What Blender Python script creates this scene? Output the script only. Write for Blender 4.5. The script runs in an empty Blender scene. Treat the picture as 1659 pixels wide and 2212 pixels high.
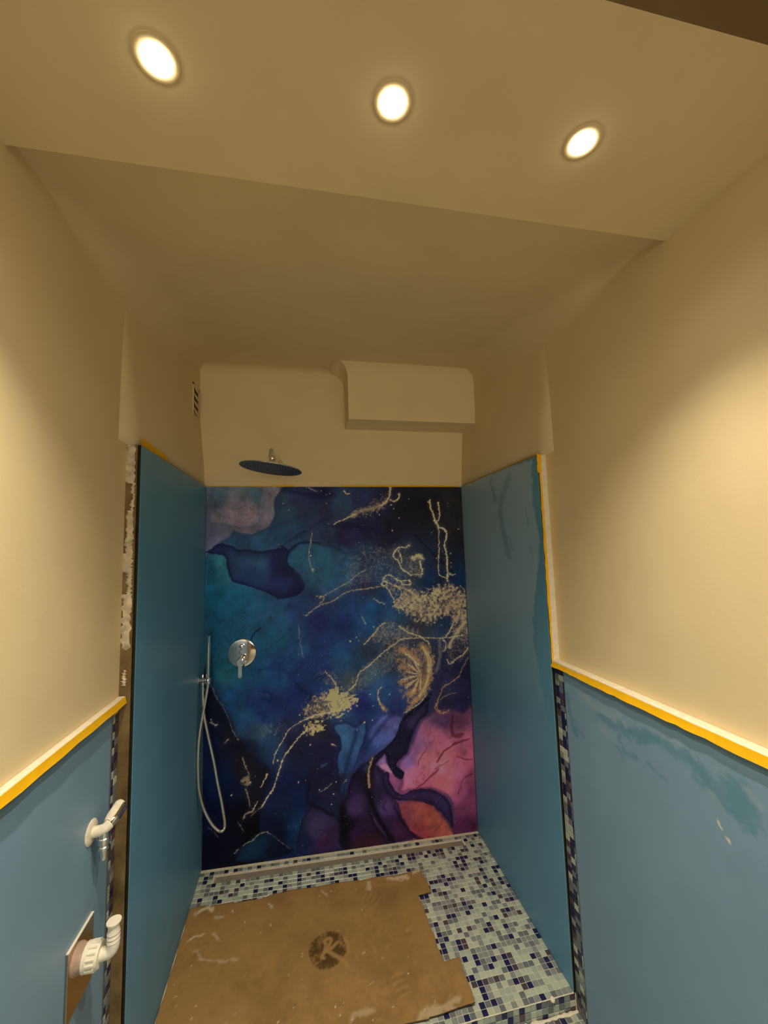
import bpy, bmesh, math, random
import numpy as np
from mathutils import Vector, Matrix

scene = bpy.context.scene
col = scene.collection
rnd = random.Random(7)
rng = np.random.default_rng(11)

# ------------------------------------------------------------------ camera
FPX = 843.54                      # focal length in pixels of the 1659 x 2212 frame
cam_d = bpy.data.cameras.new('camera')
cam = bpy.data.objects.new('camera', cam_d)
col.objects.link(cam)
cam_d.sensor_fit = 'HORIZONTAL'
cam_d.sensor_width = 36.0
cam_d.lens = FPX / 1659.0 * 36.0
cam_d.clip_start = 0.02
CAM = Vector((0.5122, -2.1430, 1.5494))
yaw, pitch, roll = -0.194986, 0.094116, -0.029922
r0 = Vector((math.cos(yaw), math.sin(yaw), 0)); f0 = Vector((-math.sin(yaw), math.cos(yaw), 0)); u0 = Vector((0, 0, 1))
fw = f0 * math.cos(pitch) + u0 * math.sin(pitch)
up = -f0 * math.sin(pitch) + u0 * math.cos(pitch)
rt = r0 * math.cos(roll) + up * math.sin(roll)
up = -r0 * math.sin(roll) + up * math.cos(roll)
cam.matrix_world = Matrix(((rt.x, up.x, -fw.x, CAM.x), (rt.y, up.y, -fw.y, CAM.y), (rt.z, up.z, -fw.z, CAM.z), (0, 0, 0, 1)))
scene.camera = cam

# ------------------------------------------------------------------ world, exposure
world = bpy.data.worlds.new('world'); scene.world = world
world.use_nodes = True
world.node_tree.nodes['Background'].inputs[0].default_value = (1.0, 0.78, 0.5, 1)
world.node_tree.nodes['Background'].inputs[1].default_value = 0.02
vs = scene.view_settings
vs.view_transform = 'Standard'; vs.look = 'None'; vs.gamma = 1.0; vs.use_curve_mapping = False
vs.exposure = 0.0
LAMP_COLOR = (1.0, 0.86, 0.66)
LAMP_POWER = 49.0                 # beam of each of the three recessed spots in the lowered ceiling
LAMP_SPILL = 3.5                 # and its wide spill
LAMP_ANGLE = math.radians(99)
LAMP_BLEND = 1.0
FILL_GLOW = 9.0                 # added unseen fill glow behind the photographer; the window form is made up
FILL_COLOR = (1.0, 0.90, 0.72)

# ------------------------------------------------------------------ measures (metres)
W, H = 1.40, 1.899                # shower width, height of the wall panels
L, RR = 0.811, 0.784              # how far the left and right shower panels reach forward
HL, HR = 1.120, 1.096             # lower edge of the tape above the left and right dado
W0L, W0R = -0.040, 1.435          # plaster faces of the walls before the shower
ZC, ZS = 2.555, 2.326             # vaulted ceiling, lowered ceiling
YS0, YS1 = -1.727, -1.358         # lowered ceiling from / to
ZF = -0.057                       # floor before the step
PITCH = 0.0213                    # mosaic pitch
REAR = -6.0

def ceil_z(y):
    """beyond the lowered part the ceiling climbs towards the back wall"""
    return ZS + 0.030 + (ZC - ZS - 0.03) * (y - YS1) / -YS1

def floorz(x, y):
    """the shower floor falls gently from its back corners to the front edge"""
    t = min(1.0, max(0.0, 1 + y / 0.79)); k = min(1.0, max(0.0, x / W))
    return t * (0.0562 * (1 - k) + 0.0109 * k)

# ------------------------------------------------------------------ materials
def srgb(c):
    return tuple(((v / 255) / 12.92 if v / 255 <= 0.04045 else ((v / 255 + 0.055) / 1.055) ** 2.4) for v in c)

def mat(name, base, rough=0.5, metal=0.0, spec=0.5, var=0.0, scale=8.0, bump=0.0, bscale=200.0, attr=None, coat=0.0, emit=None, detail=4.0, var2=None):
    m = bpy.data.materials.new(name); m.use_nodes = True
    nt = m.node_tree; b = nt.nodes['Principled BSDF']
    b.inputs['Base Color'].default_value = (*base, 1); b.inputs['Roughness'].default_value = rough
    b.inputs['Metallic'].default_value = metal; b.inputs['Specular IOR Level'].default_value = spec
    b.inputs['Coat Weight'].default_value = coat
    tc = nt.nodes.new('ShaderNodeTexCoord')
    src = None
    if attr:
        a = nt.nodes.new('ShaderNodeAttribute'); a.attribute_name = attr; src = a.outputs['Color']
        nt.links.new(src, b.inputs['Base Color'])
    if var > 0 or var2:
        n = nt.nodes.new('ShaderNodeTexNoise'); n.inputs['Scale'].default_value = scale; n.inputs['Detail'].default_value = detail
        nt.links.new(tc.outputs['Object'], n.inputs['Vector'])
        mx = nt.nodes.new('ShaderNodeMix'); mx.data_type = 'RGBA'
        ramp = nt.nodes.new('ShaderNodeMapRange'); ramp.inputs['From Min'].default_value = 0.3; ramp.inputs['From Max'].default_value = 0.7
        nt.links.new(n.outputs['Fac'], ramp.inputs['Value']); nt.links.new(ramp.outputs['Result'], mx.inputs['Factor'])
        if var2:
            mx.inputs['A'].default_value = (*base, 1); mx.inputs['B'].default_value = (*var2, 1)
        else:
            mx.inputs['A'].default_value = (*[c * (1 - var) for c in base], 1); mx.inputs['B'].default_value = (*[min(1, c * (1 + var)) for c in base], 1)
        nt.links.new(mx.outputs['Result'], b.inputs['Base Color'])
    if bump > 0:
        n2 = nt.nodes.new('ShaderNodeTexNoise'); n2.inputs['Scale'].default_value = bscale; n2.inputs['Detail'].default_value = 3
        nt.links.new(tc.outputs['Object'], n2.inputs['Vector'])
        bp = nt.nodes.new('ShaderNodeBump'); bp.inputs['Strength'].default_value = bump; bp.inputs['Distance'].default_value = 0.002
        nt.links.new(n2.outputs['Fac'], bp.inputs['Height']); nt.links.new(bp.outputs['Normal'], b.inputs['Normal'])
    if emit:
        b.inputs['Emission Color'].default_value = (*emit[0], 1); b.inputs['Emission Strength'].default_value = emit[1]
    return m

PLASTER = mat('cream_plaster', (0.80, 0.665, 0.405), 0.85, spec=0.15, var=0.03, scale=5, bump=0.12, bscale=120)
DARKBROWN = mat('dark_brown', (0.22, 0.145, 0.06), 0.8, spec=0.15, var=0.1, scale=6)  # dark brown tone for the rear ceiling and the near drop face
DARKWALL = mat('brown_wall', (0.24, 0.175, 0.10), 0.8, spec=0.15, var=0.1, scale=6)  # unseen rear walls, coloured dark to cut the bounced light
RAW = mat('pale_filler', (0.82, 0.76, 0.60), 0.95, spec=0.1, var=0.08, scale=60, bump=0.6, bscale=160)
OLD = mat('old_filler', (0.62, 0.55, 0.40), 0.95, spec=0.1, var=0.35, scale=45, bump=0.8, bscale=130)
BROWN = mat('bare_adhesive', (0.18, 0.125, 0.055), 0.9, spec=0.15, var=0.35, scale=18, bump=0.5, bscale=140)
BLACKGAP = mat('dark_edge', (0.02, 0.017, 0.012), 0.7, spec=0.2)
BLUE = mat('blue_panel', (0.13, 0.25, 0.36), 0.42, spec=0.4, var=0.05, scale=3)
BLUEP = mat('blue_panel_smeared', (0.13, 0.25, 0.36), 0.42, spec=0.4, attr='paint')
MURAL = mat('printed_panel', (0.1, 0.1, 0.2), 0.55, spec=0.12, attr='paint')
CARD = mat('cardboard', (0.3, 0.2, 0.1), 0.9, spec=0.1, attr='paint', bump=0.2, bscale=90)
CARDEDGE = mat('cardboard_edge', (0.16, 0.10, 0.05), 0.95, spec=0.1, var=0.3, scale=90)
TAPE = mat('yellow_tape', (1.0, 0.54, 0.006), 0.6, spec=0.3, var=0.06, scale=30)
CHROME = mat('chrome', (0.80, 0.80, 0.80), 0.07, metal=1.0)
CHROMED = mat('dusty_chrome', (0.78, 0.77, 0.74), 0.22, metal=1.0)
STEELD = mat('nozzle_face', (0.24, 0.27, 0.29), 0.42, metal=0.75, var=0.25, scale=55)
HOSE = mat('hose_sleeve', (0.72, 0.68, 0.60), 0.3, metal=0.85)
DUSTY = mat('dusty_metal', (0.82, 0.76, 0.62), 0.8, metal=0.0, spec=0.25, var=0.12, scale=90)
WHITEP = mat('white_plastic', (0.86, 0.82, 0.68), 0.55, spec=0.35, var=0.04, scale=60)
PINKP = mat('rubber_collar', (0.42, 0.30, 0.23), 0.8, spec=0.2, var=0.15, scale=80)
MIRROR = mat('polished_plate', (0.55, 0.47, 0.38), 0.16, metal=1.0)
GROUT = mat('grout', (0.80, 0.73, 0.54), 0.95, spec=0.1, var=0.15, scale=70)
INSERT = mat('drain_insert', (0.30, 0.265, 0.20), 0.6, spec=0.3, var=0.1, scale=40)
RINGW = mat('lamp_ring', (0.74, 0.60, 0.34), 0.4, spec=0.4)
LENS = mat('lamp_lens', (1, 1, 1), 0.5, emit=((1.0, 0.86, 0.64), 36.0))
GLOW = mat('added_fill_glow', (0.8, 0.8, 0.8), 0.6, emit=(FILL_COLOR, FILL_GLOW))
VENTM = mat('vent_plastic', (0.66, 0.60, 0.45), 0.7, spec=0.2)
VENTD = mat('vent_shade', (0.30, 0.235, 0.14), 0.9, spec=0.1)
TILE_COL = [(0.52, 0.59, 0.47), (0.42, 0.49, 0.42), (0.27, 0.305, 0.30), (0.165, 0.19, 0.215), (0.085, 0.065, 0.085), (0.016, 0.02, 0.09)]
TILE_W = [0.23, 0.20, 0.19, 0.19, 0.06, 0.13]
TILES = [mat('mosaic_' + n, c, 0.28, spec=0.5, var=0.10, scale=160) for n, c in zip(('pale', 'sage', 'mist', 'slate', 'plum', 'navy'), TILE_COL)]

# ------------------------------------------------------------------ helpers
def mesh(name, verts, faces, mats, smooth=False, mi=None):
    me = bpy.data.meshes.new(name)
    me.from_pydata([tuple(v) for v in verts], [], faces)
    for m in (mats if isinstance(mats, (list, tuple)) else [mats]): me.materials.append(m)
    if mi is not None: me.polygons.foreach_set('material_index', mi)
    if smooth: me.polygons.foreach_set('use_smooth', [True] * len(me.polygons))
    me.update()
    return me

def obj(name, me, parent=None, label=None):
    o = bpy.data.objects.new(name, me); col.objects.link(o)
    if parent:
        o.parent = parent
        o.matrix_parent_inverse = Matrix.Translation(-parent.location) if parent.rotation_euler.to_quaternion().angle < 1e-6 else parent.matrix_basis.inverted()
    if label: o['label'] = label
    return o

def thing(name, label, cat, loc, group=None):
    o = bpy.data.objects.new(name, None); col.objects.link(o)
    o.location = loc; o.empty_display_size = 0.05
    o['label'] = label; o['category'] = cat
    if group: o['group'] = group
    return o

def tag(o, label, cat, group=None):
    o['label'] = label; o['category'] = cat
    if group: o['group'] = group
    return o

def structure(o):
    o['kind'] = 'structure'
    return o

def sstep1(t):
    t = min(1.0, max(0.0, t))
    return t * t * (3 - 2 * t)

class MB:
    """collects shapes into one mesh, one material slot per material used"""
    def __init__(s): s.v = []; s.f = []; s.m = []; s.mats = []
    def slot(s, m):
        if m not in s.mats: s.mats.append(m)
        return s.mats.index(m)
    def add(s, verts, faces, m):
        k = len(s.v); i = s.slot(m)
        s.v += [tuple(v) for v in verts]; s.f += [tuple(a + k for a in f) for f in faces]; s.m += [i] * len(faces)
    def box(s, x0, x1, y0, y1, z0, z1, m, bevel=0.0):
        if bevel <= 0:
            v = [(x0, y0, z0), (x1, y0, z0), (x1, y1, z0), (x0, y1, z0), (x0, y0, z1), (x1, y0, z1), (x1, y1, z1), (x0, y1, z1)]
            s.add(v, [(0, 3, 2, 1), (4, 5, 6, 7), (0, 1, 5, 4), (1, 2, 6, 5), (2, 3, 7, 6), (3, 0, 4, 7)], m); return
        bm = bmesh.new(); bmesh.ops.create_cube(bm, size=1)
        for v in bm.verts: v.co = Vector(((x0 + x1) / 2 + v.co.x * (x1 - x0), (y0 + y1) / 2 + v.co.y * (y1 - y0), (z0 + z1) / 2 + v.co.z * (z1 - z0)))
        bmesh.ops.bevel(bm, geom=bm.edges[:], offset=bevel, segments=3, profile=0.5, affect='EDGES')
        bm.verts.ensure_lookup_table(); s.add([v.co[:] for v in bm.verts], [[v.index for v in f.verts] for f in bm.faces], m); bm.free()
    def lathe(s, prof, m, axis=(0, 0, 1), at=(0, 0, 0), n=32):
        """prof: (radius, height) pairs along the axis"""
        q = Vector((0, 0, 1)).rotation_difference(Vector(axis).normalized()); at = Vector(at)
        v, f = [], []
        for r, h in prof:
            for k in range(n):
                a = 2 * math.pi * k / n
                v.append(at + q @ Vector((r * math.cos(a), r * math.sin(a), h)))
        for i in range(len(prof) - 1):
            for k in range(n):
                a, b = i * n + k, i * n + (k + 1) % n
                f.append((a, b, b + n, a + n))
        f.append(tuple(range(n - 1, -1, -1))); f.append(tuple((len(prof) - 1) * n + k for k in range(n)))
        s.add(v, f, m)
    def tube(s, pts, rad, m, n=12, ridges=0.0):
        P = [Vector(p) for p in pts]; v, f = [], []
        ref = None
        for i, p in enumerate(P):
            t = (P[min(i + 1, len(P) - 1)] - P[max(i - 1, 0)]).normalized()
            if ref is None: ref = t.orthogonal().normalized()
            ref = (ref - t * ref.dot(t)).normalized(); b = t.cross(ref)
            r = rad[i] if isinstance(rad, (list, tuple)) else rad
            if ridges and i % 2: r *= 1 - ridges
            for k in range(n):
                a = 2 * math.pi * k / n
                v.append(p + (ref * math.cos(a) + b * math.sin(a)) * r)
        for i in range(len(P) - 1):
            for k in range(n):
                a, b2 = i * n + k, i * n + (k + 1) % n
                f.append((a, b2, b2 + n, a + n))
        f.append(tuple(range(n - 1, -1, -1))); f.append(tuple((len(P) - 1) * n + k for k in range(n)))
        s.add(v, f, m)
    def prism(s, poly, depth, m, frame):
        """poly of 2-D points mapped by frame(u, v, w) -> point; w runs 0..depth"""
        n = len(poly); v = [frame(u, w_, 0) for u, w_ in poly] + [frame(u, w_, depth) for u, w_ in poly]
        s.add(v, [tuple(range(n)), tuple(range(2 * n - 1, n - 1, -1))] + [(i, i + n, (i + 1) % n + n, (i + 1) % n) for i in range(n)], m)
    def build(s, name, parent=None, smooth=False, label=None):
        me = mesh(name, s.v, s.f, s.mats, smooth, s.m)
        bm = bmesh.new(); bm.from_mesh(me); bmesh.ops.recalc_face_normals(bm, faces=bm.faces)
        if smooth:
            for e in bm.edges:
                if len(e.link_faces) == 2 and e.calc_face_angle(0) > math.radians(38): e.smooth = False
        bm.to_mesh(me); bm.free()
        return obj(name, me, parent, label)

def catmull(pts, per=6):
    P = [Vector(p) for p in pts]; out = []
    for i in range(len(P) - 1):
        a, b, c, d = P[max(i - 1, 0)], P[i], P[i + 1], P[min(i + 2, len(P) - 1)]
        for k in range(per):
            t = k / per
            out.append(0.5 * ((2 * b) + (c - a) * t + (2 * a - 5 * b + 4 * c - d) * t * t + (3 * b - a - 3 * c + d) * t ** 3))
    return out + [P[-1]]

# ------------------------------------------------------------------ painting on vertices (flat print, stains)
def value_noise(h, w, cell, seed):
    g = np.random.default_rng(seed).random((int(h / cell) + 3, int(w / cell) + 3))
    y = np.arange(h) / cell; x = np.arange(w) / cell
    yi = y.astype(int); xi = x.astype(int); fy = y - yi; fx = x - xi
    fy = (fy * fy * (3 - 2 * fy))[:, None]; fx = (fx * fx * (3 - 2 * fx))[None, :]
    a = g[yi][:, xi]; b = g[yi][:, xi + 1]; c = g[yi + 1][:, xi]; d = g[yi + 1][:, xi + 1]
    return (a * (1 - fx) + b * fx) * (1 - fy) + (c * (1 - fx) + d * fx) * fy

def fbm(h, w, cell, seed, octs=4):
    s = np.zeros((h, w)); a = 1.0; t = 0
    for o in range(octs):
        s += a * value_noise(h, w, max(1.01, cell / 2 ** o), seed + o); t += a; a *= 0.55
    return s / t

def sstep(a, b, x):
    t = np.clip((x - a) / (b - a), 0, 1)
    return t * t * (3 - 2 * t)

class Canvas:
    """linear colours on a regular grid; u, v in millimetres"""
    def __init__(s, u0, u1, v0, v1, step):
        s.u = np.arange(u0, u1 + step * 0.5, step); s.v = np.arange(v0, v1 + step * 0.5, step); s.step = step
        s.u[-1] = u1; s.v[-1] = v1
        s.U, s.V = np.meshgrid(s.u, s.v); s.h, s.w = s.U.shape
        s.c = np.zeros((s.h, s.w, 3))
    def warp(s, amount, cell, seed):
        s.U = s.U + (fbm(s.h, s.w, cell / s.step, seed) - 0.5) * 2 * amount
        s.V = s.V + (fbm(s.h, s.w, cell / s.step, seed + 50) - 0.5) * 2 * amount
    def blend(s, color, a, sl=(slice(None), slice(None))):
        s.c[sl] = s.c[sl] * (1 - a[..., None]) + np.asarray(color) * a[..., None]
    def window(s, pts, pad):
        p = np.asarray(pts, float); a = p.min(0) - pad; b = p.max(0) + pad
        i0, i1 = np.searchsorted(s.u, (a[0], b[0])); j0, j1 = np.searchsorted(s.v, (a[1], b[1]))
        return slice(max(0, j0), min(s.h, j1 + 1)), slice(max(0, i0), min(s.w, i1 + 1))
    def dist(s, pts, sl, closed=False):
        """distance to a polyline and running length along it"""
        X, Y = s.U[sl], s.V[sl]; p = [tuple(map(float, q)) for q in pts]
        if closed: p.append(p[0])
        D = np.full(X.shape, 1e9); T = np.zeros(X.shape); run = 0.0
        for (ax, ay), (bx, by) in zip(p[:-1], p[1:]):
            dx, dy = bx - ax, by - ay; l2 = dx * dx + dy * dy + 1e-9
            t = np.clip(((X - ax) * dx + (Y - ay) * dy) / l2, 0, 1)
            d = np.hypot(X - ax - t * dx, Y - ay - t * dy); m = d < D
            D[m] = d[m]; T[m] = run + t[m] * math.sqrt(l2); run += math.sqrt(l2)
        return D, T
    def inside(s, pts, sl):
        X, Y = s.U[sl], s.V[sl]; r = np.zeros(X.shape, bool); n = len(pts)
        for i in range(n):
            (ax, ay), (bx, by) = pts[i], pts[(i + 1) % n]
            if ay == by: continue
            k = (ay > Y) != (by > Y)
            r ^= k & (X < (bx - ax) * (Y - ay) / (by - ay) + ax)
        return r
    def stroke(s, pts, width, color, alpha, soft=0.5, rough=None, seed=0):
        if len(pts) == 1: pts = [pts[0], (pts[0][0] + 0.1, pts[0][1])]
        sl = s.window(pts, width * 1.6 + 4); D, T = s.dist(pts, sl)
        if D.size == 0: return
        hw = width * 0.5
        if rough is not None: hw = hw * (0.35 + 1.3 * rough[sl])
        s.blend(color, alpha * (1 - sstep(hw * (1 - soft), hw * (1 + soft), D)), sl)

def smooth_closed(pts, per=5):
    n = len(pts); out = []
    for i in range(n):
        a, b, c, d = (np.array(pts[(i + k) % n], float) for k in (-1, 0, 1, 2))
        for k in range(per):
            t = k / per
            out.append(tuple(0.5 * (2 * b + (c - a) * t + (2 * a - 5 * b + 4 * c - d) * t * t + (3 * b - a - 3 * c + d) * t ** 3)))
    return out

def smooth_open(pts, per=5):
    return [tuple(p[:2]) for p in catmull([(a, b, 0) for a, b in pts], per)]

def grid_mesh(name, cv, place, mats, keep=None, thick=None, edge_slot=0):
    """cv: Canvas; place(u_m, v_m) arrays -> (x, y, z) arrays; keep: mask of cells; thick: offset vector for a back side"""
    h, w = cv.h, cv.w
    U, V = np.meshgrid(cv.u / 1000, cv.v / 1000)
    X, Y, Z = place(U, V)
    v = np.stack([X, Y, Z], -1).reshape(-1, 3)
    idx = np.arange(h * w).reshape(h, w)
    q = np.stack([idx[:-1, :-1], idx[:-1, 1:], idx[1:, 1:], idx[1:, :-1]], -1)
    if keep is None: keep = np.ones((h - 1, w - 1), bool)
    f = q[keep]; mi = np.zeros(len(f), int)
    colr = cv.c.reshape(-1, 3)
    if thick is not None:
        n = h * w
        v = np.concatenate([v, v + np.asarray(thick)]); colr = np.concatenate([colr, colr])
        k = np.zeros((h + 1, w + 1), bool); k[1:-1, 1:-1] = keep
        sides = []
        for di, dj, a, b in ((-1, 0, (0, 0), (0, 1)), (1, 0, (1, 1), (1, 0)), (0, -1, (1, 0), (0, 0)), (0, 1, (0, 1), (1, 1))):
            nb = k[1 + di:h + di, 1 + dj:w + dj]
            ii, jj = np.nonzero(keep & ~nb)
            A = idx[ii + a[0], jj + a[1]]; B = idx[ii + b[0], jj + b[1]]
            sides.append(np.stack([B, A, A + n, B + n], -1))
        sides = np.concatenate(sides)
        f = np.concatenate([f, sides, f[:, ::-1] + n])
        mi = np.concatenate([mi, np.full(len(sides), edge_slot), np.full(len(f) - len(sides) - len(mi), edge_slot)])
        used = np.unique(f); remap = np.zeros(len(v), int); remap[used] = np.arange(len(used))
        v = v[used]; colr = colr[used]; f = remap[f]
    me = bpy.data.meshes.new(name)
    me.vertices.add(len(v)); me.vertices.foreach_set('co', v.astype(np.float32).ravel())
    me.loops.add(len(f) * 4); me.loops.foreach_set('vertex_index', f.astype(np.int32).ravel())
    me.polygons.add(len(f)); me.polygons.foreach_set('loop_start', np.arange(0, len(f) * 4, 4, dtype=np.int32))
    for m in mats: me.materials.append(m)
    me.polygons.foreach_set('material_index', mi.astype(np.int32))
    me.update(calc_edges=True)
    a = me.color_attributes.new('paint', 'FLOAT_COLOR', 'POINT')
    a.data.foreach_set('color', np.concatenate([colr, np.ones((len(colr), 1))], 1).astype(np.float32).ravel())
    return me

# ================================================================== the room
def build_room():
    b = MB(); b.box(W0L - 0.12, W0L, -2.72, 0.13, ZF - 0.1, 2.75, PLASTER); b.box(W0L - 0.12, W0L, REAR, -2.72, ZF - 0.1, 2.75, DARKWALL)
    wl = structure(b.build('wall_left', smooth=True))
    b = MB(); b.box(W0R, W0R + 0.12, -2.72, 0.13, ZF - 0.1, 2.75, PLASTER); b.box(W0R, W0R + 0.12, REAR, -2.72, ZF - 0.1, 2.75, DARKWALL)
    wr = structure(b.build('wall_right', smooth=True))
    b = MB(); b.box(W0L - 0.12, W0R + 0.12, 0.0085, 0.13, ZF - 0.1, 2.75, PLASTER)
    structure(b.build('wall_back'))
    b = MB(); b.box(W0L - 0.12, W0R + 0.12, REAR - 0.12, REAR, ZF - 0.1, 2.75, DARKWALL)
    structure(b.build('wall_front'))
    # thicker plaster above the shower panels, thinning out upwards
    for sx, x0, x1, ye in ((1, W0L, -0.012, -0.845), (-1, W0R, 1.411, -0.815)):
        v, f = [], []; n = 12
        for k in range(n + 1):
            z = H + 0.001 + (2.36 - H) * k / n; t = 1 - sstep1(k / n); x = x0 + (x1 - x0) * t
            v += [(x0 - sx * .004, ye - .030, z), (x0 + (x - x0) * .35, ye - .012, z), (x0 + (x - x0) * .80, ye + .010, z), (x, ye + .042, z), (x, 0.0085, z)]
        for k in range(n):
            for j in range(4): f.append((k * 5 + j, k * 5 + j + 1, k * 5 + j + 6, k * 5 + j + 5) if sx > 0 else (k * 5 + j + 5, k * 5 + j + 6, k * 5 + j + 1, k * 5 + j))
        m = len(v); v.append((x0 - sx * .004, 0.0085, H + 0.001)); f.append((0, 1, 2, 3, 4, m) if sx < 0 else (m, 4, 3, 2, 1, 0))
        structure(obj('trim_7', mesh('trim_7', v, f, PLASTER, True)))
    # sloping ceiling over the shower, rounded into the walls
    xs = sorted(set([round(W0L + (W0R - W0L) * i / 30, 4) for i in range(31)] + [W0L + 0.12 * (1 - math.cos(k * math.pi / 40)) for k in range(20)] + [W0R - 0.12 * (1 - math.cos(k * math.pi / 40)) for k in range(20)]))
    ys = [YS1 + (0.0 - YS1 - 0.12) * i / 10 for i in range(11)] + [0.008 - 0.11 * (1 - math.sin(k * math.pi / 24)) for k in range(13)]
    ys = sorted(set(ys))
    rad = lambda y: 0.002 + 0.12 * sstep1((y - YS1) / 0.5) * (1 - 0.6 * sstep1((y + 0.5) / 0.5))
    def cove(d, R): return 0.0 if d >= R else R - math.sqrt(max(0, R * R - (R - d) ** 2))
    v = [(x, y, ceil_z(y) - max(cove(x - W0L, rad(y)), cove(W0R - x, rad(y)), cove(0.008 - y, 0.07), 0)) for y in ys for x in xs]
    n = len(xs); f = [(j * n + i, (j + 1) * n + i, (j + 1) * n + i + 1, j * n + i + 1) for j in range(len(ys) - 1) for i in range(n - 1)]
    structure(obj('ceiling', mesh('ceiling', v, f, PLASTER, True)))
    # lowered ceiling with three round openings
    b = MB(); cx = [-0.04, 0.478, 0.857, W0R]
    for i, (lx, ly) in enumerate(LAMPS):
        x0, x1 = cx[i], cx[i + 1]; r = 0.026
        ang = sorted([2 * math.pi * k / 32 for k in range(32)] + [math.atan2(yy - ly, xx - lx) % (2 * math.pi) for xx in (x0, x1) for yy in (YS0, YS1)])
        inner, outer, top = [], [], []
        for a in ang:
            c, s_ = math.cos(a), math.sin(a)
            t = min([(x1 - lx) / c if c > 1e-9 else 9, (x0 - lx) / c if c < -1e-9 else 9, (YS1 - ly) / s_ if s_ > 1e-9 else 9, (YS0 - ly) / s_ if s_ < -1e-9 else 9])
            inner.append((lx + r * c, ly + r * s_, ZS)); outer.append((lx + t * c, ly + t * s_, ZS)); top.append((lx + r * c, ly + r * s_, ZS + 0.05))
        m = len(ang)
        b.add(inner + outer + top, [(k, (k + 1) % m, m + (k + 1) % m, m + k) for k in range(m)] + [(k, 2 * m + k, 2 * m + (k + 1) % m, (k + 1) % m) for k in range(m)] + [tuple(range(2 * m, 3 * m))], PLASTER)
    b.add([(-0.04, YS0, ZS), (W0R, YS0, ZS), (W0R, YS0, 2.75), (-0.04, YS0, 2.75), (-0.04, YS1, ZS), (W0R, YS1, ZS), (W0R, YS1, 2.75), (-0.04, YS1, 2.75)], [(4, 7, 6, 5), (3, 2, 6, 7)], PLASTER)
    b.add([(-0.04, YS0, ZS), (W0R, YS0, ZS), (W0R, YS0, 2.75), (-0.04, YS0, 2.75)], [(0, 1, 2, 3)], DARKBROWN)  # near drop face alone coloured dark brown
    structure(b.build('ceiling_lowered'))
    b = MB(); b.box(W0L, W0R, REAR, YS0, 2.56, 2.66, DARKBROWN); structure(b.build('ceiling_rear'))
    # boxed-in pipe run high on the back wall, its faces curving out into the ceiling
    R = 0.08; ZC_ = ceil_z(-0.17) + 0.004; rows = []
    for k in range(15):
        if k < 4: z = 2.226 + (ZC_ - R - 2.226) * k / 3; o = 0.0
        else:
            a = (k - 3) / 11 * math.pi / 2; z = ZC_ - R + R * math.sin(a); o = R * (1 - math.cos(a))
        rows.append((z + 0.001, o))
    v, f = [], []
    for z, o in rows:
        v += [(0.729 - o, 0.008, z), (0.729 - o, -0.172 - o, z), (1.436, -0.172 - o, z)]
    for k in range(len(rows) - 1):
        a = k * 3; f += [(a, a + 1, a + 4, a + 3), (a + 1, a + 2, a + 5, a + 4)]
    v.append((1.436, 0.008, rows[0][0])); f.append((0, len(v) - 1, 2, 1))
    me = mesh('trim_1', v, f, PLASTER, True)
    bm = bmesh.new(); bm.from_mesh(me)
    for e in bm.edges:
        if len(e.link_faces) == 2 and e.calc_face_angle(0) > 0.6: e.smooth = False
    bmesh.ops.recalc_face_normals(bm, faces=bm.faces); bm.to_mesh(me); bm.free()
    structure(obj('trim_1', me))
    # build-outs behind the shower panels: their front edges stay in sight
    b = MB(); b.box(W0L, -0.0092, -L - 0.004, 0.008, ZF, H, BROWN, 0.0015)
    tl = structure(b.build('trim_2'))
    z_of = lambda py: H - (py - 962) * 0.00137
    for i, (p0, p1, xa, xb) in enumerate([(962, 1052, -0.041, -0.014), (1050, 1116, -0.021, -0.0125), (1114, 1214, -0.034, -0.013), (1210, 1252, -0.044, -0.013), (1248, 1304, -0.027, -0.0125), (1300, 1420, -0.037, -0.0125), (1462, 1496, -0.030, -0.021)]):
        z1, z0 = z_of(p0), z_of(p1); n = 22; v = []; f = []
        r = random.Random(i)
        for k in range(n + 1):
            z = z0 + (z1 - z0) * k / n; e = 0.0035 if 0 < k < n else 0.0
            a = xa + r.uniform(-.006, .004); c = xb + r.uniform(-.005, .0015)
            if k in (0,): a, c = a + (c - a) * .35, c - (c - a) * .35
            v += [(a, -L - 0.0041, z), (a + (c - a) * .3, -L - 0.0045 - e * r.uniform(.6, 1), z), (a + (c - a) * .75, -L - 0.0045 - e * r.uniform(.6, 1), z), (c, -L - 0.0041, z)]
        for k in range(n):
            for j in range(3): f.append((k * 4 + j, k * 4 + j + 1, k * 4 + j + 5, k * 4 + j + 4))
        obj('plaster_patch', mesh('plaster_patch', v, f, OLD, True), tl, 'pale dab of filler on the bare brown edge')
    b = MB(); b.box(1.4092, W0R, -RR - 0.001, 0.008, HR + .004, H, RAW, 0.001)
    structure(b.build('trim_3'))
    # plaster ledges on top of the dado
    b = MB(); b.box(W0L, -0.0205, -2.7, -L - 0.006, HL + 0.006, HL + 0.0205, RAW, 0.003); structure(b.build('trim_4', smooth=True))
    b = MB(); b.box(1.4025, W0R, -2.7, -RR - 0.0015, HR + 0.006, HR + 0.022, RAW, 0.003); structure(b.build('trim_5', smooth=True))
    b = MB(); b.box(1.4130, W0R, -2.7, -RR + 0.004, ZF, HR + 0.005, GROUT); t6 = structure(b.build('trim_6'))
    return tl, t6

LAMPS = [(0.288, -1.545), (0.667, -1.549), (1.046, -1.544)]

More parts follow.
